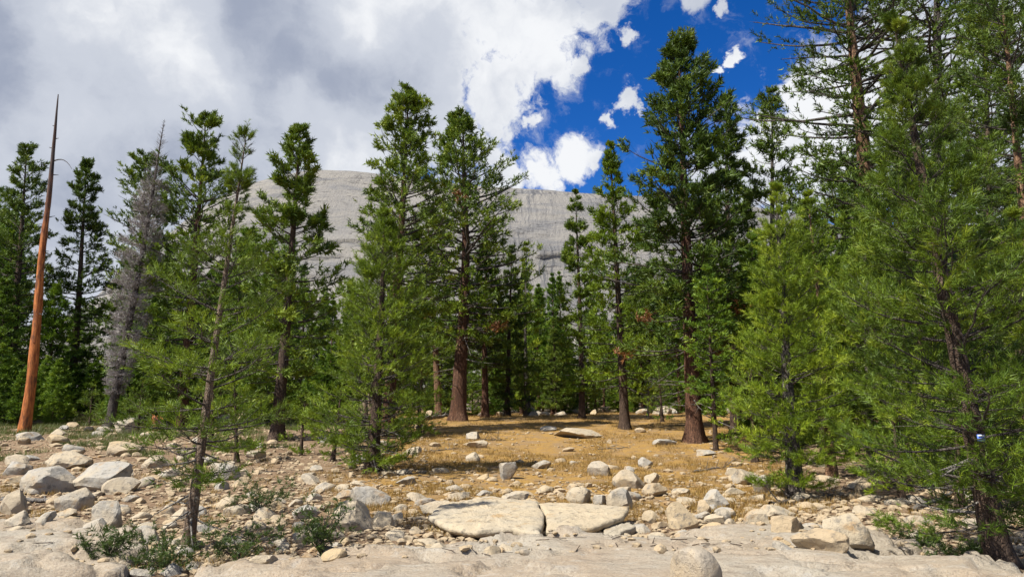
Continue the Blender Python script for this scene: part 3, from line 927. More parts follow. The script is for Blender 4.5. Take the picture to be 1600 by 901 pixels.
G1 = 'pines on the left of the clearing'
G2 = 'pines standing in the middle'
G3 = 'pines crowding the right side'
HERO = [
    # left
    ('pine_tree', 'dense rounded dark pine at far left, behind the orange bare trunk', 15, 44, 42, 234, 62, 16, 'pine', 'leaf_dark', 'bark_brown', 101, dict(group=G1, cb=.12, dens=.75)),
    ('pine_tree', 'narrow dark pine just right of the orange bare trunk', 108, 46, 136, 252, 44, 14, 'pine', 'leaf_dark', 'bark_brown', 102, dict(group=G1, cb=.08, dens=.75)),
    ('pine_tree', 'slim green pine rising behind the grey dead tree', 205, 47, 228, 246, 72, 16, 'pine', 'leaf_mid', 'bark_brown', 103, dict(group=G1, cb=.08, dens=.75)),
    ('pine_tree', 'tall ragged pine with open gappy top, right of the grey dead tree', 282, 36, 322, 186, 70, 20, 'pine', 'leaf_mid', 'bark_red', 104, dict(group=G1, cb=.10, dens=.9, dead=6, prof=[(0, .6), (.15, .9), (.45, 1), (.66, .92), (.76, .45), (.86, .42), (.93, .42), (1, .12)])),
    ('pine_tree', 'pine with a slender tiered top left of the two tallest central pines', 432, 28, 470, 200, 72, 22, 'pine', 'leaf_mid', 'bark_brown', 105, dict(group=G1, cb=.10, dens=.9, dead=6, prof=[(0, .7), (.2, 1), (.45, .9), (.6, .6), (.72, .45), (.85, .42), (.95, .22), (1, .06)])),
    ('pine_tree', 'bright green young pine at left of centre with boughs down to the stones', 582, 18.3, 602, 330, 100, 22, 'young', 'leaf_young', 'bark_brown', 106, dict(group=G1, cb=.05, dens=1.25, gap=.33, dead=10, tsize=.21, K=17, wid=.06)),
    ('pine_tree', 'tall cone-topped pine behind the bright young pine, left of centre', 606, 33, 639, 141, 74, 22, 'pine', 'leaf_mid', 'bark_red', 107, dict(group=G2, cb=.14, dens=1.2, dead=5, prof=[(0, .6), (.2, .9), (.42, 1), (.56, .95), (.64, .75), (.8, .52), (.92, .30), (1, .08)])),
    ('pine_tree', 'broad central pine with thick straight reddish trunk and bare lower bole', 716, 41, 724, 190, 98, 26, 'pine', 'leaf_mid', 'bark_red', 108, dict(group=G2, cb=.24, dens=1.35, dead=14, red=5, twigs=12, prof=[(0, .55), (.2, .85), (.42, 1), (.6, .84), (.72, .62), (.8, .46), (.93, .33), (1, .12)])),
    ('pine_tree', 'thin spire pine with a pointed top in front of the dome, right of centre', 910, 42, 899, 298, 30, 11, 'spire', 'leaf_mid', 'bark_brown', 109, dict(group=G2, cb=.10, dens=.5, prof=[(0, 1.2), (.2, 1.3), (.4, 1.0), (.6, .8), (.8, .5), (.93, .25), (1, .06)])),
    ('pine_tree', 'slender pine with a long pointed leader between the thin spire and the biggest pine', 977, 35, 953, 224, 52, 16, 'spire', 'leaf_young', 'bark_brown', 110, dict(group=G2, cb=.14, dens=.62, dead=5, prof=[(0, .9), (.25, 1.05), (.5, 1.0), (.62, .75), (.72, .42), (.86, .24), (1, .05)])),
    ('pine_tree', 'biggest pine right of centre, thick red-barked trunk and bleached dead branches', 1086, 27.5, 1060, 74, 106, 28, 'pine', 'leaf_dark', 'bark_red', 111, dict(group=G2, cb=.22, dens=1.25, dead=26, red=4, twigs=12, curve=-.25, prof=[(0, .75), (.2, 1), (.38, .95), (.52, .70), (.66, .60), (.82, .42), (.93, .32), (1, .15)])),
    ('pine_tree', 'thin-topped pine close behind the biggest pine on its right', 1150, 33, 1134, 150, 54, 18, 'sparse', 'leaf_dark', 'bark_brown', 112, dict(group=G2, cb=.12, dens=1.25)),
    ('pine_tree', 'sparse see-through pine with grey trunk left of the giant tan trunk', 1196, 30, 1207, 134, 56, 16, 'sparse', 'leaf_dark', 'bark_grey', 113, dict(group=G3, cb=.22, dens=.8, tk=3)),
    # right
    ('pine_tree', 'bright bushy young pine at the right edge of the clearing, boughs to the ground', 1243, 14.6, 1212, 292, 84, 26, 'young', 'leaf_young', 'bark_grey', 114, dict(group=G3, cb=.04, dens=1.15, gap=.33, tsize=.19, K=16, wid=.058, twigs=12)),
    ('pine_tree', 'slender green young pine behind the bushy one at right, thin pale stem', 1300, 18.5, 1262, 300, 66, 16, 'young', 'leaf_young', 'bark_tan', 115, dict(group=G3, cb=.12, dens=1.1, gap=.36, tsize=.23, K=14, wid=.07)),
    ('pine_tree', 'young green pine with bare grey lower stem above the shaded stones at right', 1362, 17, 1352, 335, 70, 15, 'young', 'leaf_mid', 'bark_grey', 116, dict(group=G3, cb=.14, dens=1.1, gap=.36, dead=8, tsize=.23, K=14, wid=.07)),
    ('pine_tree', 'giant pine with sunlit tan trunk running out of the top of the picture', 1392, 25, 1312, -130, 128, 44, 'old', 'leaf_dark', 'bark_tan', 117, dict(group=G3, cb=.26, dens=1.9, gap=.36, dead=8, twigs=11, tk=4, tsize=.3)),
    ('pine_tree', 'second giant pine with grey trunk and long dark limbs, at right', 1478, 24, 1462, -150, 125, 38, 'old', 'leaf_dark', 'bark_grey', 118, dict(group=G3, cb=.28, dens=1.7, gap=.36, dead=10, twigs=10, tk=4, tsize=.28, reach=.45)),
    ('pine_tree', 'near pine at lower right with dark leaning trunk and pointed top', 1562, 8.6, 1394, 22, 168, 38, 'young', 'leaf_mid', 'bark_brown', 119, dict(group=G3, cb=.07, dens=1.15, gap=.34, dead=10, tsize=.17, K=19, wid=.048, tk=5, twigs=13, prof=[(0, .7), (.12, 1), (.35, .98), (.52, .70), (.66, .42), (.8, .26), (.93, .16), (1, .04)])),
    ('pine_tree', 'pine filling the upper right corner with a thin tan leaning trunk', 1650, 15, 1560, -60, 115, 26, 'pine', 'leaf_dark', 'bark_tan', 120, dict(group=G3, cb=.08, dens=1.3, gap=.34, tsize=.22, K=13, wid=.09)),
    ('pine_tree', 'mid green pine behind the near leaning pine at right', 1448, 16, 1432, 300, 84, 18, 'young', 'leaf_mid', 'bark_brown', 121, dict(group=G3, cb=.06, dens=1.1, gap=.34, tsize=.23, K=14, wid=.07)),
    ('pine_tree', 'bushy pine at the right edge below the corner pine', 1610, 12.5, 1585, 330, 95, 22, 'young', 'leaf_mid', 'bark_brown', 122, dict(group=G3, cb=.05, dens=1.1, gap=.34, tsize=.21, K=14, wid=.07)),
    ('pine_tree', 'dark full pine between the second giant and the corner pine, upper right', 1552, 20, 1535, -30, 92, 20, 'pine', 'leaf_mid', 'bark_brown', 128, dict(group=G3, cb=.08, dens=1.2, gap=.34, tsize=.27, K=11, wid=.10)),
    ('pine_tree', 'full green pine between the giant tan trunk and the near leaning pine', 1412, 19.5, 1402, 215, 82, 18, 'pine', 'leaf_mid', 'bark_brown', 129, dict(group=G3, cb=.08, dens=1.2, gap=.34, tsize=.27, K=11, wid=.10)),
    # near left young pine
    ('pine_tree', 'slender near young pine at left, pale stem leaning right over the stones', 292, 9.9, 388, 190, 108, 18, 'young', 'leaf_young', 'bark_pale', 123, dict(group=G1, cb=.13, dens=.70, dead=18, tsize=.17, K=17, wid=.052, tk=4, twigs=12, gap=.46, prof=[(0, .7), (.15, 1.1), (.4, 1.1), (.52, .8), (.62, .36), (.78, .24), (.9, .17), (1, .04)])),
    # smaller ones in the gap below the dome
    ('pine_tree', 'dark pine close right of the broad central pine trunk', 792, 47, 800, 384, 34, 10, 'spire', 'leaf_dark', 'bark_brown', 124, dict(group=G2, cb=.05, dens=.6)),
    ('pine_tree', 'pale thin-stemmed young pine below the dome in the central gap', 826, 50, 822, 380, 24, 8, 'spire', 'leaf_young', 'bark_grey', 125, dict(group=G2, cb=.10, dens=.45, tk=3)),
    ('pine_tree', 'reddish slim trunk pine behind the central pine, lit on its left side', 686, 45, 668, 330, 40, 13, 'pine', 'leaf_dark', 'bark_tan', 126, dict(group=G2, cb=.35, dens=.9, dead=4)),
    ('pine_tree', 'slim dark-trunked pine just right of the central pine', 758, 45, 762, 350, 42, 12, 'spire', 'leaf_dark', 'bark_red', 127, dict(group=G2, cb=.25, dens=.9, dead=4)),
]
HP = {}
for (nm, lab, bp, D, tp, ty, hw, tw, sty, leaf, bark, seed, kw) in HERO:
    kw = dict(kw); kw.pop('lean', None)
    e, P, H = hero(nm, lab, bp, D, tp, ty, hw, tw, sty, leaf, bark, seed, **kw)
    HP[seed] = (e, P, H)

# bare orange snag at far left
rng = np.random.default_rng(7)
P = at_depth(38, 32); P[2] -= 0.05
d = pix_dir(93, 149); T = np.array([0, 0, CAMZ]) + d * (32 / d[1])
H = T[2] - P[2]; lx = T[0] - P[0]
h = np.linspace(0, 1, 40)
C = np.stack([lx * h + 0.30 * np.sin(h * 8 + 1) * h * (1 - h) + 0.05 * np.sin(h * 21) * h * (1 - h), 0.1 * np.sin(h * 5), h * H], -1); C[0, 2] -= .3
rad = 0.150 * (1 - h) ** 0.7 + 0.085 * (1 - .75 * h) + 0.05 * np.exp(-h * H / .4) + .012 * np.sin(h * 37) * (1 - h)
co, q = tubes(C[None], rad[None], 14, rough=.14, rng=rng)
snag = tag(obj('dead_tree', None, loc=P), 'tall bare orange dead trunk with grey top at far left', 'dead tree')
snag_trunk = obj('trunk', make_mesh('trunk', co, quads=q), M['snag'], snag)
for (hh, a, L_, dn) in [(0.79, -0.05, 1.0, -.5), (.60, PI, .3, .1), (.62, 0.2, .35, .3), (.42, PI, .25, .2), (.33, -.6, .35, -.1), (.25, -1.2, .3, .2), (.70, PI, .28, .3), (.86, .1, .2, .2), (.52, 0, .3, .1), (.47, .3, .22, .2), (.57, PI - .3, .2, .15), (.65, -.4, .22, .2), (.75, .5, .3, .1), (.90, PI, .15, .2), (.83, PI, .22, .3), (.38, .2, .2, .1), (.20, .4, .18, .1)]:
    b0 = np.array([np.interp(hh, h, C[:, 0]), np.interp(hh, h, C[:, 1]), hh * H])
    s_ = np.linspace(0, 1, 8)
    pp = b0 + np.stack([np.cos(a) * L_ * s_, np.sin(a) * L_ * s_, 0.35 * L_ * np.sin(s_ * 2.4) * np.sign(dn + 1e-3) * -1 + dn * L_ * s_ * .6], -1) if dn < 0 else b0 + np.stack([np.cos(a) * L_ * s_, np.sin(a) * L_ * s_, dn * L_ * s_], -1)
    if dn < -.3: pp[:, 2] = b0[2] + 0.20 * np.sin(s_ * 2.2) - 0.55 * s_ ** 2.5
    co, q = tubes(pp[None], (0.035 * (1 - .75 * s_))[None], 5)
    obj('branch_stub', make_mesh('branch_stub', co, quads=q), M['bark_grey'], snag_trunk)

# grey dead tree wrapped in fine dead twigs
P = at_depth(170, 35); P[2] -= .05
d = pix_dir(257, 186); T = np.array([0, 0, CAMZ]) + d * (35 / d[1])
H = T[2] - P[2]
msh = conifer(202, H, 0.88, 'spire', 0.24, (T[0] - P[0], 0), cb=.10, dens=1.8, twigs=9, tk=3, tsize=.26, K=8, wid=.05, bare_top=0.22, gap=.3,
              prof=[(0, .4), (.2, .75), (.5, 1), (.72, .7), (.80, .55), (.9, .32), (1, .03)])
g = tag(obj('dead_tree', None, loc=P), 'grey dead pine bristling with fine dry twigs, leaning right', 'dead tree')
obj('trunk', msh['trunk'], M['bark_grey'], g)
b = obj('branches', msh['branches'], M['twig_grey'], g); b['kind'] = 'stuff'
b = obj('dry_twigs', msh['crown'], M['twig_grey'], g); b['kind'] = 'stuff'

# ------------------------------------------------------------------ background forest
PROTO = []
for i, (sty, Hh, Rr, tr, cbb) in enumerate([('pine', 15, 2.1, .22, .15), ('spire', 14, 1.5, .18, .08), ('spire', 12, 1.35, .16, .06), ('pine', 16, 1.9, .2, .30), ('young', 9, 1.5, .13, .06), ('sparse', 14, 1.6, .17, .2), ('young', 6, 1.1, .09, .04)]):
    PROTO.append((conifer(300 + i, Hh, Rr, sty, tr, (.2, 0), cb=cbb, dens=.95, twigs=8, tk=3, tsize=.38, K=11, wid=.12, twig_tubes=False), Hh))
rng = np.random.default_rng(55)
BGL = [(60, 'dark pine in the forest behind and left of the orange bare trunk'), (165, 'dark pine in the forest between the orange bare trunk and the grey dead tree'),
       (300, 'shaded pine behind the grey dead tree and the ragged pine'), (430, 'shaded pine in the forest behind the near slender pine'), (520, 'shaded pine in the forest behind and left of the bright young pine'),
       (720, 'slim forest pine behind the broad central pine'), (860, 'slim forest pine at the back of the clearing, left below the dome'), (1000, 'slim forest pine at the back of the clearing behind the thin spire'),
       (1110, 'slim forest pine behind the biggest red-barked pine'), (1250, 'dark pine in the forest right of the biggest pine'), (1420, 'dark pine in the forest behind the giant tan trunk'), (9999, 'dark pine in the thick forest at far right')]
BGG = {0: 'shaded forest pines at left', 1: 'forest pines behind the clearing', 2: 'shaded forest pines at right'}
placed = [HP[k][1][:2] for k in HP]


def bg_tree(px, D, top_py, i=None, zone=None):
    P = at_depth(px, D)
    d = pix_dir(px, top_py)
    H = CAMZ + d[2] * D / d[1] - P[2]
    i = int(rng.integers(0, 6)) if i is None else i
    msh, Hh = PROTO[i]
    s = H / Hh
    wdt = s ** 0.5 if s > 1 else s ** 0.75
    z = zone if zone is not None else (0 if px < 520 else (1 if px < 1110 else 2))
    leaf = 'leaf_sunlit_far' if (z == 1 and rng.random() < .55) else 'leaf_far'  # some central pines get the needle colour with sunlight painted in
    P[2] -= .1
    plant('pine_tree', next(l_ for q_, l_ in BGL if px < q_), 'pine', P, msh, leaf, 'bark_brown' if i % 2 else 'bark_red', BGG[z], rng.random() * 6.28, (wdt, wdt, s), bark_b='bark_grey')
    placed.append(P[:2])


def cap_left(px):
    return np.interp(px, [-200, 0, 60, 110, 160, 200, 300, 420, 520], [260, 300, 330, 440, 470, 330, 350, 360, 400])


def cap_mid(px):
    return np.interp(px, [520, 600, 700, 800, 850, 900, 960, 1040, 1110], [440, 420, 440, 430, 475, 470, 440, 380, 330])


cnt = 0
for _ in range(4000):
    if cnt >= 200: break
    z = rng.choice([0, 1, 2], p=[.32, .36, .32])
    if z == 0: px = rng.uniform(-230, 520); D = rng.uniform(40, 85)
    elif z == 1: px = rng.uniform(520, 1110); D = rng.uniform(53, 95)
    else: px = rng.uniform(1110, 1830); D = rng.uniform(24, 75)
    P = at_depth(px, D)
    if min((P[0] - q_[0]) ** 2 + (P[1] - q_[1]) ** 2 for q_ in placed) < (1.9 if z != 2 else 1.6) ** 2: continue
    top = (cap_left(px) + rng.uniform(0, 150)) if z == 0 else (cap_mid(px) + rng.uniform(0, 110) if z == 1 else rng.uniform(230, 440) if px > 1260 else rng.uniform(330, 450))
    bg_tree(px, D, top, zone=int(z))
    cnt += 1
for (px, D, top) in [(468, 47, 436), (498, 50, 446), (512, 46, 462), (548, 52, 452), (572, 55, 440), (655, 56, 430), (700, 58, 450), (842, 62, 452), (930, 60, 440), (1005, 58, 420)]:
    bg_tree(px, D, top)
# tapering young pines seen small below the dome
for (px, D, top, lab) in [(864, 58, 428, 'small pointed pine below the dome, left of a matching pair'), (879, 59, 426, 'small pointed pine below the dome, right of a matching pair'),
                          (842, 56, 446, 'small pale pine at the left foot of the dome gap'), (820, 60, 404, 'narrow pointed pine left of the dome gap')]:
    i0_ = len(bpy.data.objects)
    P = at_depth(px, D); d = pix_dir(px, top); H = CAMZ + d[2] * D / d[1] - P[2]
    msh, Hh = PROTO[2]
    plant('pine_tree', lab, 'pine', P, msh, 'leaf_far', 'bark_brown', 'small pines below the dome', rng.random() * 6, (.8, .8, H / Hh), bark_b='bark_grey')

# undergrowth saplings along the forest edges
SAP = [(470, 22, 610, 'low bright sapling left of the bright young pine'), (520, 20.5, 600, 'low bright sapling at the left foot of the young pine'), (655, 30, 560, 'small sapling in the shade between the two central trunks'),
       (140, 37, 600, 'low green sapling beside the grey dead tree base'), (215, 33, 590, 'bushy sapling beside the round pale boulder at left'), (820, 46, 560, 'small sapling at the back of the clearing left of the thin spire'),
       (1035, 40, 560, 'small sapling behind the clearing left of the red trunk'), (1180, 22, 560, 'green sapling in the shade right of the red trunk'), (1410, 13.5, 600, 'bushy green sapling between the right-hand stems'),
       (1500, 13, 560, 'bushy green sapling behind the near leaning trunk'), (370, 20, 590, 'green sapling behind the near slender pine at left'), (330, 24, 560, 'darker sapling behind the near slender pine at left')]
for (px, D, top, lab) in SAP:
    P = at_depth(px, D); d = pix_dir(px, top); H = CAMZ + d[2] * D / d[1] - P[2]
    msh = conifer(int(600 + px), H, max(.45, .33 * H), 'young', .022 * H + .015, (rng.normal() * .08, 0), cb=.04, dens=.8 if H > 1.5 else .7, twigs=7, tk=3, tsize=.2, K=16, wid=.08)
    plant('sapling', lab, 'sapling', P, msh, 'leaf_young' if D < 30 else 'leaf_mid', 'bark_brown', 'pine saplings')

USL = [(165, 'low bushy pine in the undergrowth behind the orange bare trunk'), (330, 'low bushy pine in the undergrowth near the grey dead tree'), (540, 'low bushy pine in the undergrowth left of the bright young pine'),
       (720, 'low bushy pine in the shade behind the central trunks'), (900, 'low bushy pine at the back of the clearing left of the thin spire'), (1110, 'low bushy pine at the back of the clearing near the red trunk'),
       (1300, 'low bushy pine in the shade right of the red trunk'), (9999, 'low bushy pine in the undergrowth at far right')]
rng = np.random.default_rng(66)
cnt = 0
while cnt < 165:
    z = rng.choice([0, 1, 2], p=[.52, .22, .26])
    if z == 0: px = rng.uniform(-150, 540); D = rng.uniform(36, 54)
    elif z == 1: px = rng.uniform(540, 1110); D = rng.uniform(54, 80)
    else: px = rng.uniform(1110, 1750); D = rng.uniform(20, 55)
    if z == 2 and px < 1240 and D < 30: continue
    P = at_depth(px, D)
    if min((P[0] - q_[0]) ** 2 + (P[1] - q_[1]) ** 2 for q_ in placed) < 1.0: continue
    i = int(rng.choice([4, 6, 6]))
    msh, Hh = PROTO[i]
    H = rng.uniform(1.6, 4.2) * (1.0 if z == 0 else .85)
    sx_ = (H / Hh) ** .75 * rng.uniform(.9, 1.25)
    P[2] -= .08
    plant('young_pine', next(l_ for q_, l_ in USL if px < q_), 'pine', P, msh, 'leaf_far', 'bark_brown', 'undergrowth pines', rng.random() * 6.28, (sx_, sx_, H / Hh), bark_b='bark_grey')
    placed.append(P[:2]); cnt += 1

for (px, D, H, lab) in [(738, 56, 3.4, 'low bushy pine seen just right of the central red trunk'), (775, 58, 4.0, 'low bushy pine between the two slim central trunks'), (880, 57, 3.6, 'low bushy pine at the back of the clearing beside the thin spire')]:
    P = at_depth(px, D); P[2] -= .1
    msh, Hh = PROTO[4]
    plant('young_pine', lab, 'pine', P, msh, 'leaf_far', 'bark_brown', 'undergrowth pines', rng.random() * 6, (.62, .62, H / Hh), bark_b='bark_grey')

# trees on the skyline of the dome
for (px, py_, D, hp, lab) in [(929, 303, 430, 20, 'tiny dark pine on the skyline of the granite dome, taller of two'), (940, 304, 432, 12, 'tiny dark bush pine on the dome skyline, lower of two')]:
    d = pix_dir(px, py_ + 6); P = np.array([0, 0, CAMZ]) + d * (D * .985 / d[1])
    msh, Hh = PROTO[0]
    s = (hp / F * D) / Hh
    plant('pine_tree', lab, 'pine', P, msh, 'leaf_far', 'bark_brown', 'pines on the dome', 0, (s * 1.4, s * 1.4, s))


# ------------------------------------------------------------------ rocks
def ico(sub):
    import bmesh
    bm = bmesh.new(); bmesh.ops.create_icosphere(bm, subdivisions=sub, radius=1.0)
    co = np.array([v.co[:] for v in bm.verts]); tr = np.array([[v.index for v in f.verts] for f in bm.faces]); bm.free()
    return co, tr


ICO = {s_: ico(s_) for s_ in (1, 2, 3, 4)}


def rock_co(rng, sub, cuts=8, rough=0.10, flat=None, seed=0):
    co, tr = ICO[sub]
    co = co.copy()
    for i in range(cuts):
        nv = unit(rng.normal(size=3) * [1, 1, .8])
        dd = rng.uniform(0.48, 0.84)
        ex = co @ nv - dd
        co = co - np.where(ex > 0, ex * 0.97, 0)[:, None] * nv[None]
    f1 = fbm(co[:, 0] * 1.3 + seed, co[:, 1] * 1.3, co[:, 2] * 1.3, seed, 3) - .5
    f2 = fbm(co[:, 0] * 4.5 + seed, co[:, 1] * 4.5, co[:, 2] * 4.5, seed + 5, 3) - .5
    f3 = fbm(co[:, 0] * 11 + seed, co[:, 1] * 11, co[:, 2] * 11, seed + 8, 2) - .5
    co = co * (1 + rough * 3.0 * f1 + rough * 1.1 * f2 + rough * .35 * f3)[:, None]
    ext = (co.max(0) - co.min(0)) / 2
    co = (co - (co.max(0) + co.min(0)) / 2) / ext
    return co, tr


ROCKS = [crisp(make_mesh('rock', *rock_co(np.random.default_rng(900 + i), 3, 11 if i % 2 else 7, .09 + .03 * (i % 3), seed=i))) for i in range(16)]
BIG = {}


def boulder(name, label, cat, px, py, wpx, hpx, seed, group=None, mat='stone', depth=0.8, sink=0.30, rough=.10, cuts=11, rotz=None, sub=4, tilt=None):
    """(px,py): middle of the stone's foot, wpx x hpx its size in a 1600 px picture"""
    P = on_ground(px, py)
    P[2] = surf(P[0], P[1])
    dep = P[1] * math.cos(PITCH) + (P[2] - CAMZ) * math.sin(PITCH)
    wd, hg = wpx / F * dep, hpx / F * dep
    rg = np.random.default_rng(seed)
    co, tr = rock_co(rg, sub, cuts, rough, seed=seed)
    a = rg.uniform(-.5, .5) if rotz is None else rotz
    ca, sa = math.cos(a), math.sin(a)
    Rm = np.array([[ca, -sa, 0], [sa, ca, 0], [0, 0, 1]])
    if tilt:
        ct, st_ = math.cos(tilt), math.sin(tilt)
        Rm = np.array([[ct, 0, st_], [0, 1, 0], [-st_, 0, ct]]) @ Rm
    co = co @ Rm.T
    ext = (co.max(0) - co.min(0)) / 2
    co = (co - (co.max(0) + co.min(0)) / 2) / ext
    hh = hg / (2 - 2 * sink)
    co = co * [wd / 2, wd / 2 * depth, hh]
    o = obj(name, crisp(make_mesh(name, co, tr), 22), M[mat], loc=(P[0], P[1] + wd / 2 * depth * .7, P[2] + hh * (1 - 2 * sink)))
    tag(o, label, cat, group)
    ROCKP.append((P[0], P[1] + wd / 2 * depth * .7, wd / 2))
    return o


ROCKP = []
GB = 'boulders told apart one by one'
BOULD = [
    ('rounded pale boulder alone at the forest edge near the grey dead tree', 188, 677, 34, 24, {}),
    ('pale block cut by the left picture edge beside a grey log', 12, 803, 46, 38, {}),
    ('big grey boulder with white top and dark overhanging front at left', 62, 770, 92, 40, dict(cuts=12)),
    ('big pale boulder with shaded front right of the dark-fronted one at left', 142, 766, 88, 44, dict(cuts=12)),
    ('angular pale boulder in front of the two big left boulders', 106, 797, 56, 34, {}),
    ('low pale boulder right of the big left pair', 178, 770, 56, 24, {}),
    ('long low tan boulder behind the big left pair', 96, 732, 74, 26, {}),
    ('flat broad tan boulder in the left stone field near its back', 182, 714, 66, 24, {}),
    ('rounded yellowish boulder on the left bedrock sheet edge', 158, 843, 52, 42, {}),
    ('small dark round stone on the bedrock at the left edge', 17, 858, 36, 22, {}),
    ('pale stone left of the near slender pine stem base', 215, 845, 52, 26, {}),
    ('low white boulder behind the near slender pine stem', 290, 716, 44, 18, {}),
    ('pale flat stone at left below the orange dead trunk', 36, 690, 42, 14, {}),
    ('pale stone pair member right of the orange dead trunk, the wider', 82, 694, 40, 16, {}),
    ('tan stone cut by the left edge above the big grey boulder', 18, 740, 44, 22, {}),
    ('white stone in the mid left field right of the long low tan boulder', 238, 728, 46, 18, {}),
    ('pale boulder peeping out behind the near slender pine stem', 345, 752, 50, 26, {}),
    ('light grey boulder stacked behind a rounder one left of the split slab', 576, 790, 64, 30, {}),
    ('plump whitish boulder left of the split slab', 547, 833, 64, 48, {}),
    ('small pale boulder with dark front between the plump one and the slab', 597, 829, 42, 26, {}),
    ('flat grey stone among the low green branches left of centre', 475, 807, 46, 18, {}),
    ('pale block in front of the low green branches left of centre', 478, 849, 48, 32, {}),
    ('pale loaf-shaped stone just behind the split slab on its left', 678, 806, 48, 24, {}),
    ('white upright boulder alone in the dry grass at centre', 794, 747, 30, 27, {}),
    ('low pale stone right behind the split slab', 806, 789, 42, 18, {}),
    ('round yellowish boulder behind the right end of the split slab', 905, 791, 40, 28, dict(rough=.06, cuts=5)),
    ('small round stone squeezed between two yellowish boulders', 938, 793, 22, 18, dict(cuts=5)),
    ('round boulder with an ochre blotch right of the yellowish one', 971, 797, 44, 31, dict(rough=.06, cuts=5)),
    ('broad cracked white boulder in the middle of the dry grass', 985, 763, 54, 27, {}),
    ('smaller white stone touching the broad cracked boulder', 1020, 754, 24, 15, {}),
    ('low rounded stone behind the row of right-centre boulders', 1026, 776, 42, 20, dict(cuts=5)),
    ('angular tan boulder leaning at the bedrock shelf, right of centre', 1069, 826, 48, 40, dict(tilt=.3)),
    ('small ochre stained stone right of the leaning tan boulder', 1103, 806, 26, 22, dict(mat='stone_warm')),
    ('pale egg-shaped stone right of the ochre stained one', 1132, 815, 26, 20, dict(cuts=5)),
    ('grey boulder behind the egg-shaped stone', 1122, 796, 38, 26, {}),
    ('round grey boulder on the bedrock shelf left of the yellow rubble', 1184, 825, 38, 30, dict(cuts=5, rough=.06)),
    ('small white round stone below the low rounded stone', 1016, 816, 24, 18, dict(cuts=5)),
    ('white stone on the left of the dry grass crest', 846, 731, 32, 13, {}),
    ('pointed pale stone in the dry grass beyond the broad cracked boulder', 937, 741, 38, 23, {}),
    ('small tan stone in the dry grass right of the pointed one', 1010, 728, 24, 16, {}),
    ('broad flat pale rock set in the grass crest of the clearing', 905, 685, 76, 15, dict(depth=1.0, sink=.35)),
    ('small flat rock beside the broad flat one on the grass crest', 857, 672, 28, 8, {}),
    ('flat pale stone at the left foot of the red trunk', 1040, 694, 38, 9, {}),
    ('flat grey stone right of the red trunk base', 1106, 711, 34, 9, {}),
    ('round pale boulder half cut by the bottom edge right of centre', 1099, 985, 80, 62, dict(rough=.05, cuts=4, mat='stone_warm')),
    ('largest boulder at lower right, cream and grey with shaded underside', 1332, 874, 80, 54, dict(cuts=10)),
    ('yellow-brown stone left of the largest lower right boulder', 1238, 861, 56, 24, dict(mat='stone_warm')),
    ('broad yellowish boulder at the bottom edge below the largest one', 1292, 905, 84, 30, dict(mat='stone_warm')),
    ('upright white boulder among stones between the right-hand stems', 1367, 776, 40, 32, {}),
    ('pale angular boulder on the right slope left of the bushy pine', 1170, 756, 42, 24, {}),
    ('white boulder tucked against the bushy pine foliage at right', 1193, 769, 32, 28, {}),
    ('low pale boulder in the rubble behind the largest lower right boulder', 1222, 812, 56, 22, {}),
    ('yellow flat stone behind the largest lower right boulder', 1396, 828, 50, 20, dict(mat='stone_warm')),
    ('small white stone right beside the largest lower right boulder', 1387, 848, 32, 15, {}),
    ('pale stone near the clearing centre left of the white upright boulder', 745, 700, 34, 12, {}),
    ('white stone at the shadow tip of the young pine', 739, 719, 24, 13, {}),
    ('low stone in front of the bright young pine', 632, 758, 34, 12, {}),
    ('pale stone under the boughs of the bright young pine', 596, 700, 22, 11, {}),
]
for i, (lab, px, py, wp, hp, kw) in enumerate(BOULD):
    kw = dict(kw)
    boulder('boulder', lab, 'boulder', px, py, wp, hp, 2000 + i * 7, GB, **kw)


# the flat split slab in the foreground: angular plates with undercut front
def plate(label, pts, thick, seed, lift, tilt):
    """pts: foot outline on the ground, pixel corners of the upper face"""
    rg = np.random.default_rng(seed)
    W = np.array([on_ground(a, b)[:2] for (a, b) in pts])
    c = W.mean(0)
    # densify outline
    loop = []
    for i in range(len(W)):
        a, b = W[i], W[(i + 1) % len(W)]
        for k_ in np.linspace(0, 1, 10, endpoint=False): loop.append(a + (b - a) * k_)
    loop = np.array(loop)
    loop += 0.035 * (np.stack([fbm(loop[:, 0] * 3.5, loop[:, 1] * 3.5, 0, seed, 3), fbm(loop[:, 0] * 3.5, loop[:, 1] * 3.5, 5, seed + 3, 3)], -1) - .5) * 2
    n_ = len(loop)
    rings = []
    base = min(surf(*p_) for p_ in W) + lift
    for (sc_, zz) in [(0.0, 1.0), (.3, 1.0), (.6, 1.0), (.85, .985), (.95, .95), (.99, .86), (1.0, .62), (.97, .36), (.86, .10), (.72, -.15), (.66, -.7)]:
        p2 = c + (loop - c) * sc_
        z_ = base + zz * thick + tilt[0] * (p2[:, 0] - c[0]) + tilt[1] * (p2[:, 1] - c[1])
        if sc_ > .2: z_ = z_ + 0.05 * (fbm(p2[:, 0] * 2, p2[:, 1] * 2, 0, seed + 7, 4) - .5) * (zz > .7) + .02 * (rg.random(n_) - .5)
        rings.append(np.concatenate([p2, z_[:, None]], 1))
    co = np.concatenate(rings)
    q = []
    for r_ in range(len(rings) - 1):
        i = np.arange(n_); j = (i + 1) % n_
        q.append(np.stack([r_ * n_ + i, (r_ + 1) * n_ + i, (r_ + 1) * n_ + j, r_ * n_ + j], -1))
    o = co.mean(0)
    return tag(obj('flat_boulder', make_mesh('flat_boulder', co - o, quads=np.concatenate(q)), M['slab'], loc=o), label, 'boulder', 'plates of the split slab')


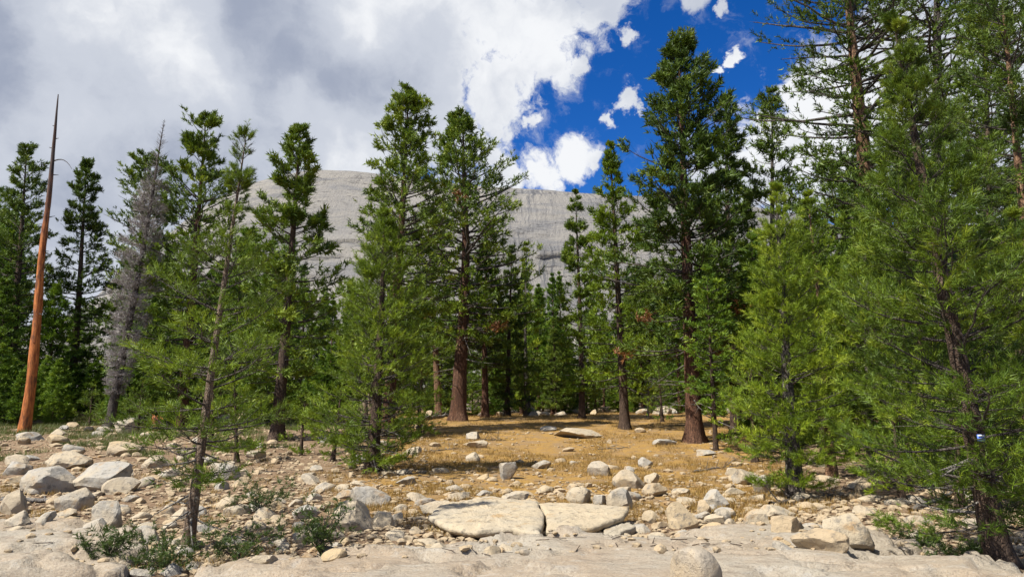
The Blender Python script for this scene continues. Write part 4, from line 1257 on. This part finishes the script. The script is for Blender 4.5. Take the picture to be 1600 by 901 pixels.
plate('large flat cream slab with undercut front edge in the foreground', [(668, 826), (700, 846), (745, 852), (800, 849), (846, 858), (852, 826), (838, 806), (800, 803), (760, 797), (720, 806), (690, 805)], .17, 11, .09, (0, .04))
plate('flat cracked slab piece adjoining the large cream slab on the right', [(853, 852), (925, 846), (975, 828), (985, 812), (900, 806), (842, 806), (853, 828)], .15, 12, .12, (-.01, .03))
plate('small angular slab fragment at the right end of the split slab', [(938, 853), (965, 851), (992, 834), (985, 826), (950, 832)], .12, 13, .02, (0, 0))
plate('narrow slab fragment in front of the cracked slab piece', [(850, 863), (900, 860), (940, 850), (930, 842), (880, 850)], .06, 14, .01, (0, 0))

# stones by the hundred: the largest ones single, the rest as rubble
rng = np.random.default_rng(77)


def zone_density(px, py):
    """how thickly stones lie at a picture place"""
    d_ = 0.25
    if px > 520 and py < 668: return 0.0
    if px < 500: d_ = 1.0 if py > 668 else .6
    if 500 <= px < 680: d_ = .75
    if 680 <= px < 1120: d_ = 0.20 + .55 * sstep(715, 790, py)
    if px >= 1100: d_ = .35 + .65 * sstep(715, 760, py)
    return d_


def places(n, y0, y1, pw, extra):
    """n picture places spread by zone_density, with their ground points"""
    px = rng.uniform(-40, 1640, n); py = y0 + (y1 - y0) * rng.random(n) ** pw
    ok = rng.random(n) < np.array([zone_density(a, b) for a, b in zip(px, py)]) + extra
    px, py = px[ok], py[ok]
    P = rays_ground(px, py)
    bed = on_bedrock(P[:, 0], P[:, 1]) > -0.02
    ok = ~bed | (rng.random(len(px)) < .08)
    P = P[ok]
    P[:, 2] = surf_n(P[:, 0], P[:, 1])
    return px[ok], py[ok], P


cands = []
for px, py, P in zip(*places(9600, 656, 903, 1.1, 0)):
    if len(cands) >= 2600: break
    dep = P[1]
    wm = min(0.7, 0.085 * (1 - rng.random()) ** -0.55)
    wm = min(wm, 0.028 * dep + .04)
    if any((P[0] - r_[0]) ** 2 + (P[1] - r_[1]) ** 2 < (r_[2] * .95 + wm * .35) ** 2 for r_ in ROCKP): continue
    if wm > .16: ROCKP.append((P[0], P[1], wm * .5))
    cands.append((wm / dep, P, wm, px, py))
cands.sort(key=lambda c_: -c_[0])
ZL = [(90, 'pale granite stone at the far left of the left stone field', 'stones of the left field'), (200, 'pale granite stone in the left stone field below the grey dead tree', 'stones of the left field'),
      (330, 'pale granite stone in the left stone field around the near slender pine', 'stones of the left field'), (480, 'pale granite stone right of the near slender pine stem', 'stones of the left field'),
      (640, 'pale granite stone around the foot of the bright young pine', 'stones of the left field'), (790, 'small pale stone on the left half of the dry grass clearing', 'stones on the grass clearing'),
      (950, 'small pale stone in the middle of the dry grass clearing', 'stones on the grass clearing'), (1110, 'small pale stone on the right half of the clearing near the red trunk', 'stones on the grass clearing'),
      (1210, 'cream stone in the rubble left of the bushy young pine', 'stones of the right rubble'), (1300, 'cream stone in the rubble below the bushy young pine', 'stones of the right rubble'),
      (1400, 'cream stone in the rubble around the largest lower right boulder', 'stones of the right rubble'), (9999, 'cream stone in the rubble beside the near leaning trunk at right', 'stones of the right rubble')]
for (s_, P, wm, px, py) in cands[:240]:
    z = next(i_ for i_, q_ in enumerate(ZL) if px < q_[0] + rng.normal() * 0)
    o = obj('stone', ROCKS[int(rng.integers(0, 16))], M['stone'] if rng.random() < .0 else M['stone'], None, (P[0], P[1], P[2] + wm * .04), (rng.normal() * .25, rng.normal() * .25, rng.random() * 6.28),
            (wm / 2 * rng.uniform(.85, 1.25), wm / 2 * rng.uniform(.7, 1.1), wm / 2 * rng.uniform(.38, .72)))
    tag(o, ZL[z][1], 'stone', ZL[z][2])
# loose rubble and gravel: uncountable
TEMPL = [rock_co(np.random.default_rng(1200 + i), 1, 4, .10, seed=i + 50) for i in range(14)]
TEMPL2 = [rock_co(np.random.default_rng(1300 + i), 2, 6, .10, seed=i + 70) for i in range(10)]


def scatter_rocks(name, items, label):
    ac = Acc()
    for (P, wm, big) in items:
        co, tr = (TEMPL2 if big else TEMPL)[int(rng.integers(0, 10))]
        a = rng.random() * 6.28; ca, sa = math.cos(a), math.sin(a)
        c2 = co * [wm / 2 * rng.uniform(.8, 1.3), wm / 2 * rng.uniform(.6, 1.1), wm / 2 * rng.uniform(.4, .8)]
        c2 = np.stack([c2[:, 0] * ca - c2[:, 1] * sa, c2[:, 0] * sa + c2[:, 1] * ca, c2[:, 2]], -1) + P
        ac.add(c2, t=tr)
    o = obj(name, crisp(ac.mesh(name)), M['stone_warm'])
    return tag(o, label, name, kind='stuff')


items = []
for (s_, P, wm, px, py) in cands[240:]:
    items.append(((P[0], P[1], P[2] + wm * .08), wm, s_ * F > 16))
for px, py, P in zip(*places(4200, 660, 903, 1.0, 0)):
    wm = rng.uniform(.05, .15) * (.8 + P[1] / 60)
    items.append(((P[0], P[1], P[2] + wm * .06), wm, False))
scatter_rocks('rubble', items, 'small loose granite stones strewn over the whole slope')
items = []
for px, py, P in zip(*places(7500, 672, 903, 1.0, .12)):
    wm = rng.uniform(.02, .075) * (1 + P[1] / 60)
    items.append(((P[0], P[1], P[2] + wm * .08), wm, False))
scatter_rocks('gravel', items, 'gravel and pebbles between the stones')

# pale talus blocks beyond the clearing under the trees
rng = np.random.default_rng(88)
for i in range(46):
    D = rng.uniform(47, 66)
    px = rng.uniform(640, 1160) if i < 34 else rng.uniform(20, 420)
    if i >= 34: D = rng.uniform(36, 46)
    P = at_depth(px, D)
    wm = rng.uniform(.5, 1.7)
    o = obj('stone', ROCKS[int(rng.integers(0, 16))], M['stone'], None, (P[0], P[1], P[2] + .05), (rng.normal() * .3, rng.normal() * .3, rng.random() * 6.28), (wm / 2 * 1.1, wm / 2 * .8, wm / 2 * rng.uniform(.5, .8)))
    if i < 34: tag(o, 'pale block lying among the trunks beyond the grass clearing', 'stone', 'blocks beyond the clearing')
    else: tag(o, 'pale block half hidden in the shade at the left forest edge', 'stone', 'blocks at the left forest edge')

# ------------------------------------------------------------------ dry grass
rng = np.random.default_rng(99)


def blades(pos, hgt, per, wid, spread):
    N = len(pos)
    P0 = np.repeat(pos, per, 0)
    n_ = len(P0)
    a = rng.random(n_) * 2 * PI
    hh = np.repeat(hgt, per) * rng.uniform(.5, 1.15, n_)
    off = rng.normal(size=(n_, 2)) * spread
    P0 = P0 + np.concatenate([off, np.zeros((n_, 1))], 1)
    ln = rng.uniform(.25, 1.0, n_) * hh
    dv = np.stack([np.cos(a) * ln, np.sin(a) * ln, hh], -1)
    pr = np.stack([-np.sin(a + rng.normal(size=n_)), np.cos(a), 0 * a], -1) * wid
    co = np.stack([P0 - pr, P0 + pr, P0 + dv], 1).reshape(-1, 3)
    ti = np.repeat(np.clip(np.repeat(rng.normal(size=N) * .18 + .5, per) + rng.normal(size=n_) * .12, 0, 1), 3)
    return co, ti


def grass_field(name, label, n, boxfn, hrange, per, wid, spread, mat):
    ps = []
    while sum(len(p_) for p_ in ps) < n:
        Pq = boxfn(4000)
        ps.append(Pq)
    ps = np.concatenate(ps)[:n]
    z = height(ps[:, 0], ps[:, 1])
    pos = np.concatenate([ps, z[:, None] - .01], 1)
    hg = rng.uniform(*hrange, n)
    co, ti = blades(pos, hg, per, wid, spread)
    o = obj(name, make_mesh(name, co, tris=np.arange(len(co)).reshape(-1, 3), smooth=False, tint=ti), M[mat])
    return tag(o, label, 'grass', kind='stuff')


def meadow_pts(k):
    y = 12 + 52 * rng.random(k) ** 1.4
    x = .09 * y + (.24 * y + .8) * rng.uniform(-1, 1, k)
    keep = (fbm(x / 1.4, y / 2.2, 0, 141, 3) > .44 + .10 * (y < 20))
    keep &= on_bedrock(x, y) < -.03
    return np.stack([x, y], -1)[keep]


def tussock_pts(k):
    y = 8.5 + 12 * rng.random(k)
    x = rng.uniform(-1, 1, k) * (.80 * y)
    keep = (fbm(x / .8, y / .8, 0, 151, 3) > .60) & (on_bedrock(x, y) < -.05)
    return np.stack([x, y], -1)[keep]


def green_pts(k):
    y = 22 + 22 * rng.random(k)
    x = -rng.uniform(.20, .88, k) * y
    keep = (fbm(x / 1.6, y / 1.6, 0, 161, 3) > .60 - .016 * (y - 26))
    return np.stack([x, y], -1)[keep]


grass_field('dry_grass', 'golden dry grass covering the clearing', 16000, meadow_pts, (.05, .16), 7, .006, .09, 'grass')
grass_field('dry_grass', 'rusty dry grass tussocks between the near stones', 1700, tussock_pts, (.07, .17), 14, .0045, .06, 'grass')
grass_field('green_grass', 'thin green grass along the left forest edge', 9000, green_pts, (.10, .30), 7, .010, .10, 'grass_green')


# twig and needle litter
px, py, P = places(9000, 672, 903, 1.0, .3)
n_ = len(P)
a_ = rng.random(n_) * 2 * PI
l_ = rng.uniform(.05, .22, n_)
dv = np.stack([np.cos(a_) * l_, np.sin(a_) * l_, rng.normal(size=n_) * .02], -1)
Pb = P + [0, 0, .012]
co, q = tubes(np.stack([Pb - dv / 2, Pb + dv / 2], 1), np.repeat(rng.uniform(.002, .007, (n_, 1)), 2, 1), 3)
tag(obj('twig_litter', make_mesh('twig_litter', co, quads=q), M['bark_brown']), 'fallen brown twigs and needles littering the stony ground', 'litter', kind='stuff')
# ------------------------------------------------------------------ low shrubs, logs, marker
def shrub(label, px, py, wpx, hpx, seed, stems=16, K=14):
    P = on_ground(px, py); P[2] = surf(P[0], P[1])
    dep = P[1]
    Rr, Hh = wpx / 2 / F * dep, .75 * hpx / F * dep
    rg = np.random.default_rng(seed)
    a = rg.random(stems) * 2 * PI
    rr = Rr * rg.uniform(.4, 1.05, stems); hh = Hh * rg.uniform(.35, 1.0, stems)
    s_ = np.linspace(0, 1, 6)
    BPs = np.stack([np.cos(a)[:, None] * rr[:, None] * s_ ** 1.1, np.sin(a)[:, None] * rr[:, None] * s_ ** 1.1, hh[:, None] * s_ ** .8], -1) + rg.normal(size=(stems, 6, 3)) * .02
    BPs[:, 0] = 0
    co, q = tubes(BPs, np.full((stems, 1), .007) * (1 - .7 * s_[None]), 4)
    e = tag(obj('shrub', None, loc=P), label, 'shrub', 'low shrubs near the road')
    b = obj('stems', make_mesh('stems', co, quads=q), M['bark_grey'], e); b['kind'] = 'stuff'
    k_ = 12
    u_ = rg.uniform(.25, 1, (stems, k_))
    fi = u_ * 5; i0 = np.minimum(fi.astype(int), 4); ff = (fi - i0)[..., None]
    bi = np.arange(stems)[:, None]
    pos = (BPs[bi, i0] * (1 - ff) + BPs[bi, i0 + 1] * ff).reshape(-1, 3) + rg.normal(size=(stems * k_, 3)) * .05
    ac = Acc()
    put_tufts(ac, rg, pos, rg.normal(size=pos.shape) + [0, 0, .7], .13 * rg.uniform(.7, 1.2, len(pos)), .45 + .2 * rg.normal(size=len(pos)), K=K, wid=.09, spread=1.1)
    f_ = obj('foliage', ac.mesh('foliage', smooth=False), M['leaf_shrub'], e); f_['kind'] = 'stuff'


shrub('low green shrub at the foot of the near slender pine', 262, 892, 150, 75, 1, 14)
shrub('green shrub right of the near slender pine base', 375, 880, 150, 85, 2, 14)
shrub('wispy green shrub by the pale block left of centre', 500, 880, 95, 110, 3, 14)
shrub('small green shrub left of the near slender pine base', 170, 885, 90, 50, 4, 12)
shrub('dark green shrub beside the near slender stem on its right', 405, 800, 110, 75, 6, 14)
shrub('low green shrub at the foot of the near leaning pine at right', 1500, 885, 100, 55, 7, 10)
shrub('grey-green shrub between the lower right boulders and the near trunk', 1440, 850, 80, 40, 8, 9)


def log(label, p0, p1, r0, mat, seed, name='fallen_log', lift=.0, stubs=3):
    rg = np.random.default_rng(seed)
    A_, B_ = on_ground(*p0), on_ground(*p1)
    A_[2] = surf(A_[0], A_[1]); B_[2] = surf(B_[0], B_[1])
    s_ = np.linspace(0, 1, 16)
    L_ = np.linalg.norm(B_ - A_)
    C_ = A_ + (B_ - A_) * s_[:, None] + rg.normal(size=(16, 3)) * .010 * L_ ** .5
    C_[:, 2] += r0 * .75 + lift
    o = (A_ + B_) / 2
    co, q = tubes((C_ - o)[None], (r0 * (1 - .5 * s_))[None], 10, rough=.12, rng=rg)
    e = tag(obj(name, None, loc=o), label, 'log', 'fallen logs')
    tk_ = obj('trunk', make_mesh('trunk', co, quads=q), M[mat], e)
    for i in range(stubs):
        k_ = rg.integers(2, 14)
        dv = unit(rg.normal(size=3) + [0, 0, 1.0])
        pp = (C_[k_] - o) + dv * np.linspace(0, rg.uniform(.25, .8), 5)[:, None]
        co, q = tubes(pp[None], (.35 * r0 * np.linspace(1, .3, 5))[None], 5)
        obj('branch_stub', make_mesh('branch_stub', co, quads=q), M[mat], tk_)


log('weathered grey log wedged between the left boulders', (2, 783), (92, 782), .06, 'dead_wood', 1)
log('bleached log lying in shade left of the central red trunk', (622, 662), (705, 652), .16, 'dead_wood', 2, stubs=5)
log('long pale log at the back of the clearing left of the thin spire', (772, 645), (868, 645), .16, 'dead_wood', 3)
log('fallen branch in the stones below the bushy right pine', (1205, 792), (1262, 775), .05, 'bark_grey', 4)
log('pale fallen branch by the near leaning trunk', (1425, 800), (1500, 770), .045, 'dead_wood', 5)
log('dark log in the shade right of the red trunk', (1120, 688), (1185, 676), .13, 'bark_brown', 6)

rgf = np.random.default_rng(404)
for i, (px_, py_, lab) in enumerate([(640, 742, 'dead branch lying under the bright young pine'), (690, 705, 'dead branch on the grass right of the bright young pine'), (770, 690, 'dead branch on the grass below the broad central pine'),
                                     (1120, 735, 'dead branch on the grass right below the red trunk'), (1145, 705, 'dead branch in the shade right of the red trunk base'), (960, 700, 'dead branch on the grass crest below the slender pine'),
                                     (420, 735, 'dead branch on the stones right of the near slender pine'), (1300, 770, 'dead branch in the shade among right-hand stems')]):
    dx_ = rgf.uniform(18, 40)
    log(lab, (px_ - dx_, py_ + rgf.uniform(-4, 4)), (px_ + dx_, py_ + rgf.uniform(-5, 5)), rgf.uniform(.018, .032), 'dead_wood' if i % 2 else 'bark_grey', 40 + i, 'fallen_branch', 0, 5)

# bleached dead sapling thicket behind the clearing
for i, (px, D, tp, lab) in enumerate([(1012, 44, 585, 'bleached grey dead sapling behind the clearing, left of the red trunk'), (1032, 46, 600, 'shorter bleached dead sapling behind the clearing near the red trunk')]):
    P = at_depth(px, D); d = pix_dir(px, tp); H = CAMZ + d[2] * D / d[1] - P[2]
    ms_ = conifer(800 + i, H, .8, 'sparse', .07, (.2, 0), cb=.08, dens=2.2, twigs=7, tk=1, tsize=.2, K=3, wid=.05)
    e = tag(obj('dead_sapling', None, loc=P), lab, 'dead sapling', 'dead saplings')
    obj('trunk', ms_['trunk'], M['dead_wood'], e)
    b = obj('branches', ms_['branches'], M['dead_wood'], e); b['kind'] = 'stuff'

# broken orange stump at left
P = at_depth(243, 33)
rg = np.random.default_rng(5)
n_ = 9; s_ = np.linspace(0, 1, n_)
C_ = np.stack([.05 * s_, 0 * s_, .75 * s_ - .1], -1)
co, q = tubes(C_[None], (.30 * (1 - .25 * s_) + .06 * np.exp(-s_ * 6))[None], 16, rough=.1, rng=rg)
top = co[-16:].copy(); co[-16:, 2] += rg.uniform(-.18, .2, 16)
inner = top * [.55, .55, 1]; inner[:, 2] = .48 + rg.uniform(-.05, .05, 16)
k0 = (n_ - 1) * 16
i = np.arange(16); j = (i + 1) % 16
co = np.concatenate([co, inner, [[.03, 0, .45]]])
q = np.concatenate([q, np.stack([k0 + i, k0 + j, n_ * 16 + j, n_ * 16 + i], -1)])
tr = np.stack([n_ * 16 + i, n_ * 16 + j, np.full(16, n_ * 16 + 16)], -1)
tag(obj('tree_stump', make_mesh('tree_stump', co, tris=tr, quads=q), M['snag'], loc=P), 'broken orange stump at the left forest edge behind the near slender pine', 'stump')

# small blue marker nailed to the near right trunk
e, P, H = HP[119]
d = pix_dir(1533, 684)
Dm = P[1] - .20
Q = np.array([0, 0, CAMZ]) + d * (Dm / d[1])
s_ = 12 / F * Dm / 2
bx = np.array([[x_, y_, z_] for x_ in (-1, 1) for y_ in (-1, 1) for z_ in (-1, 1)], float)
fq = [(0, 1, 3, 2), (4, 6, 7, 5), (0, 4, 5, 1), (2, 3, 7, 6), (0, 2, 6, 4), (1, 5, 7, 3)]
mk = tag(obj('trail_marker', None, loc=Q, rot=(0, 0, .1)), 'tiny blue and white marker tag on the near leaning trunk at right', 'marker')
obj('plate', make_mesh('plate', bx * [s_, .006, s_ * .9], quads=fq, smooth=False), M['blue'], mk)
obj('white_edge', make_mesh('white_edge', bx * [s_ * .8, .004, s_ * .22], quads=fq, smooth=False), M['white'], mk, (0, -.006, s_ * .62))
obj('peg', make_mesh('peg', bx * [.008, .14, .008], quads=fq, smooth=False), M['bark_brown'], mk, (0, .14, 0))
tot = sum(len(me.polygons) for me in bpy.data.meshes)
print('faces', tot, 'objects', len(bpy.data.objects))
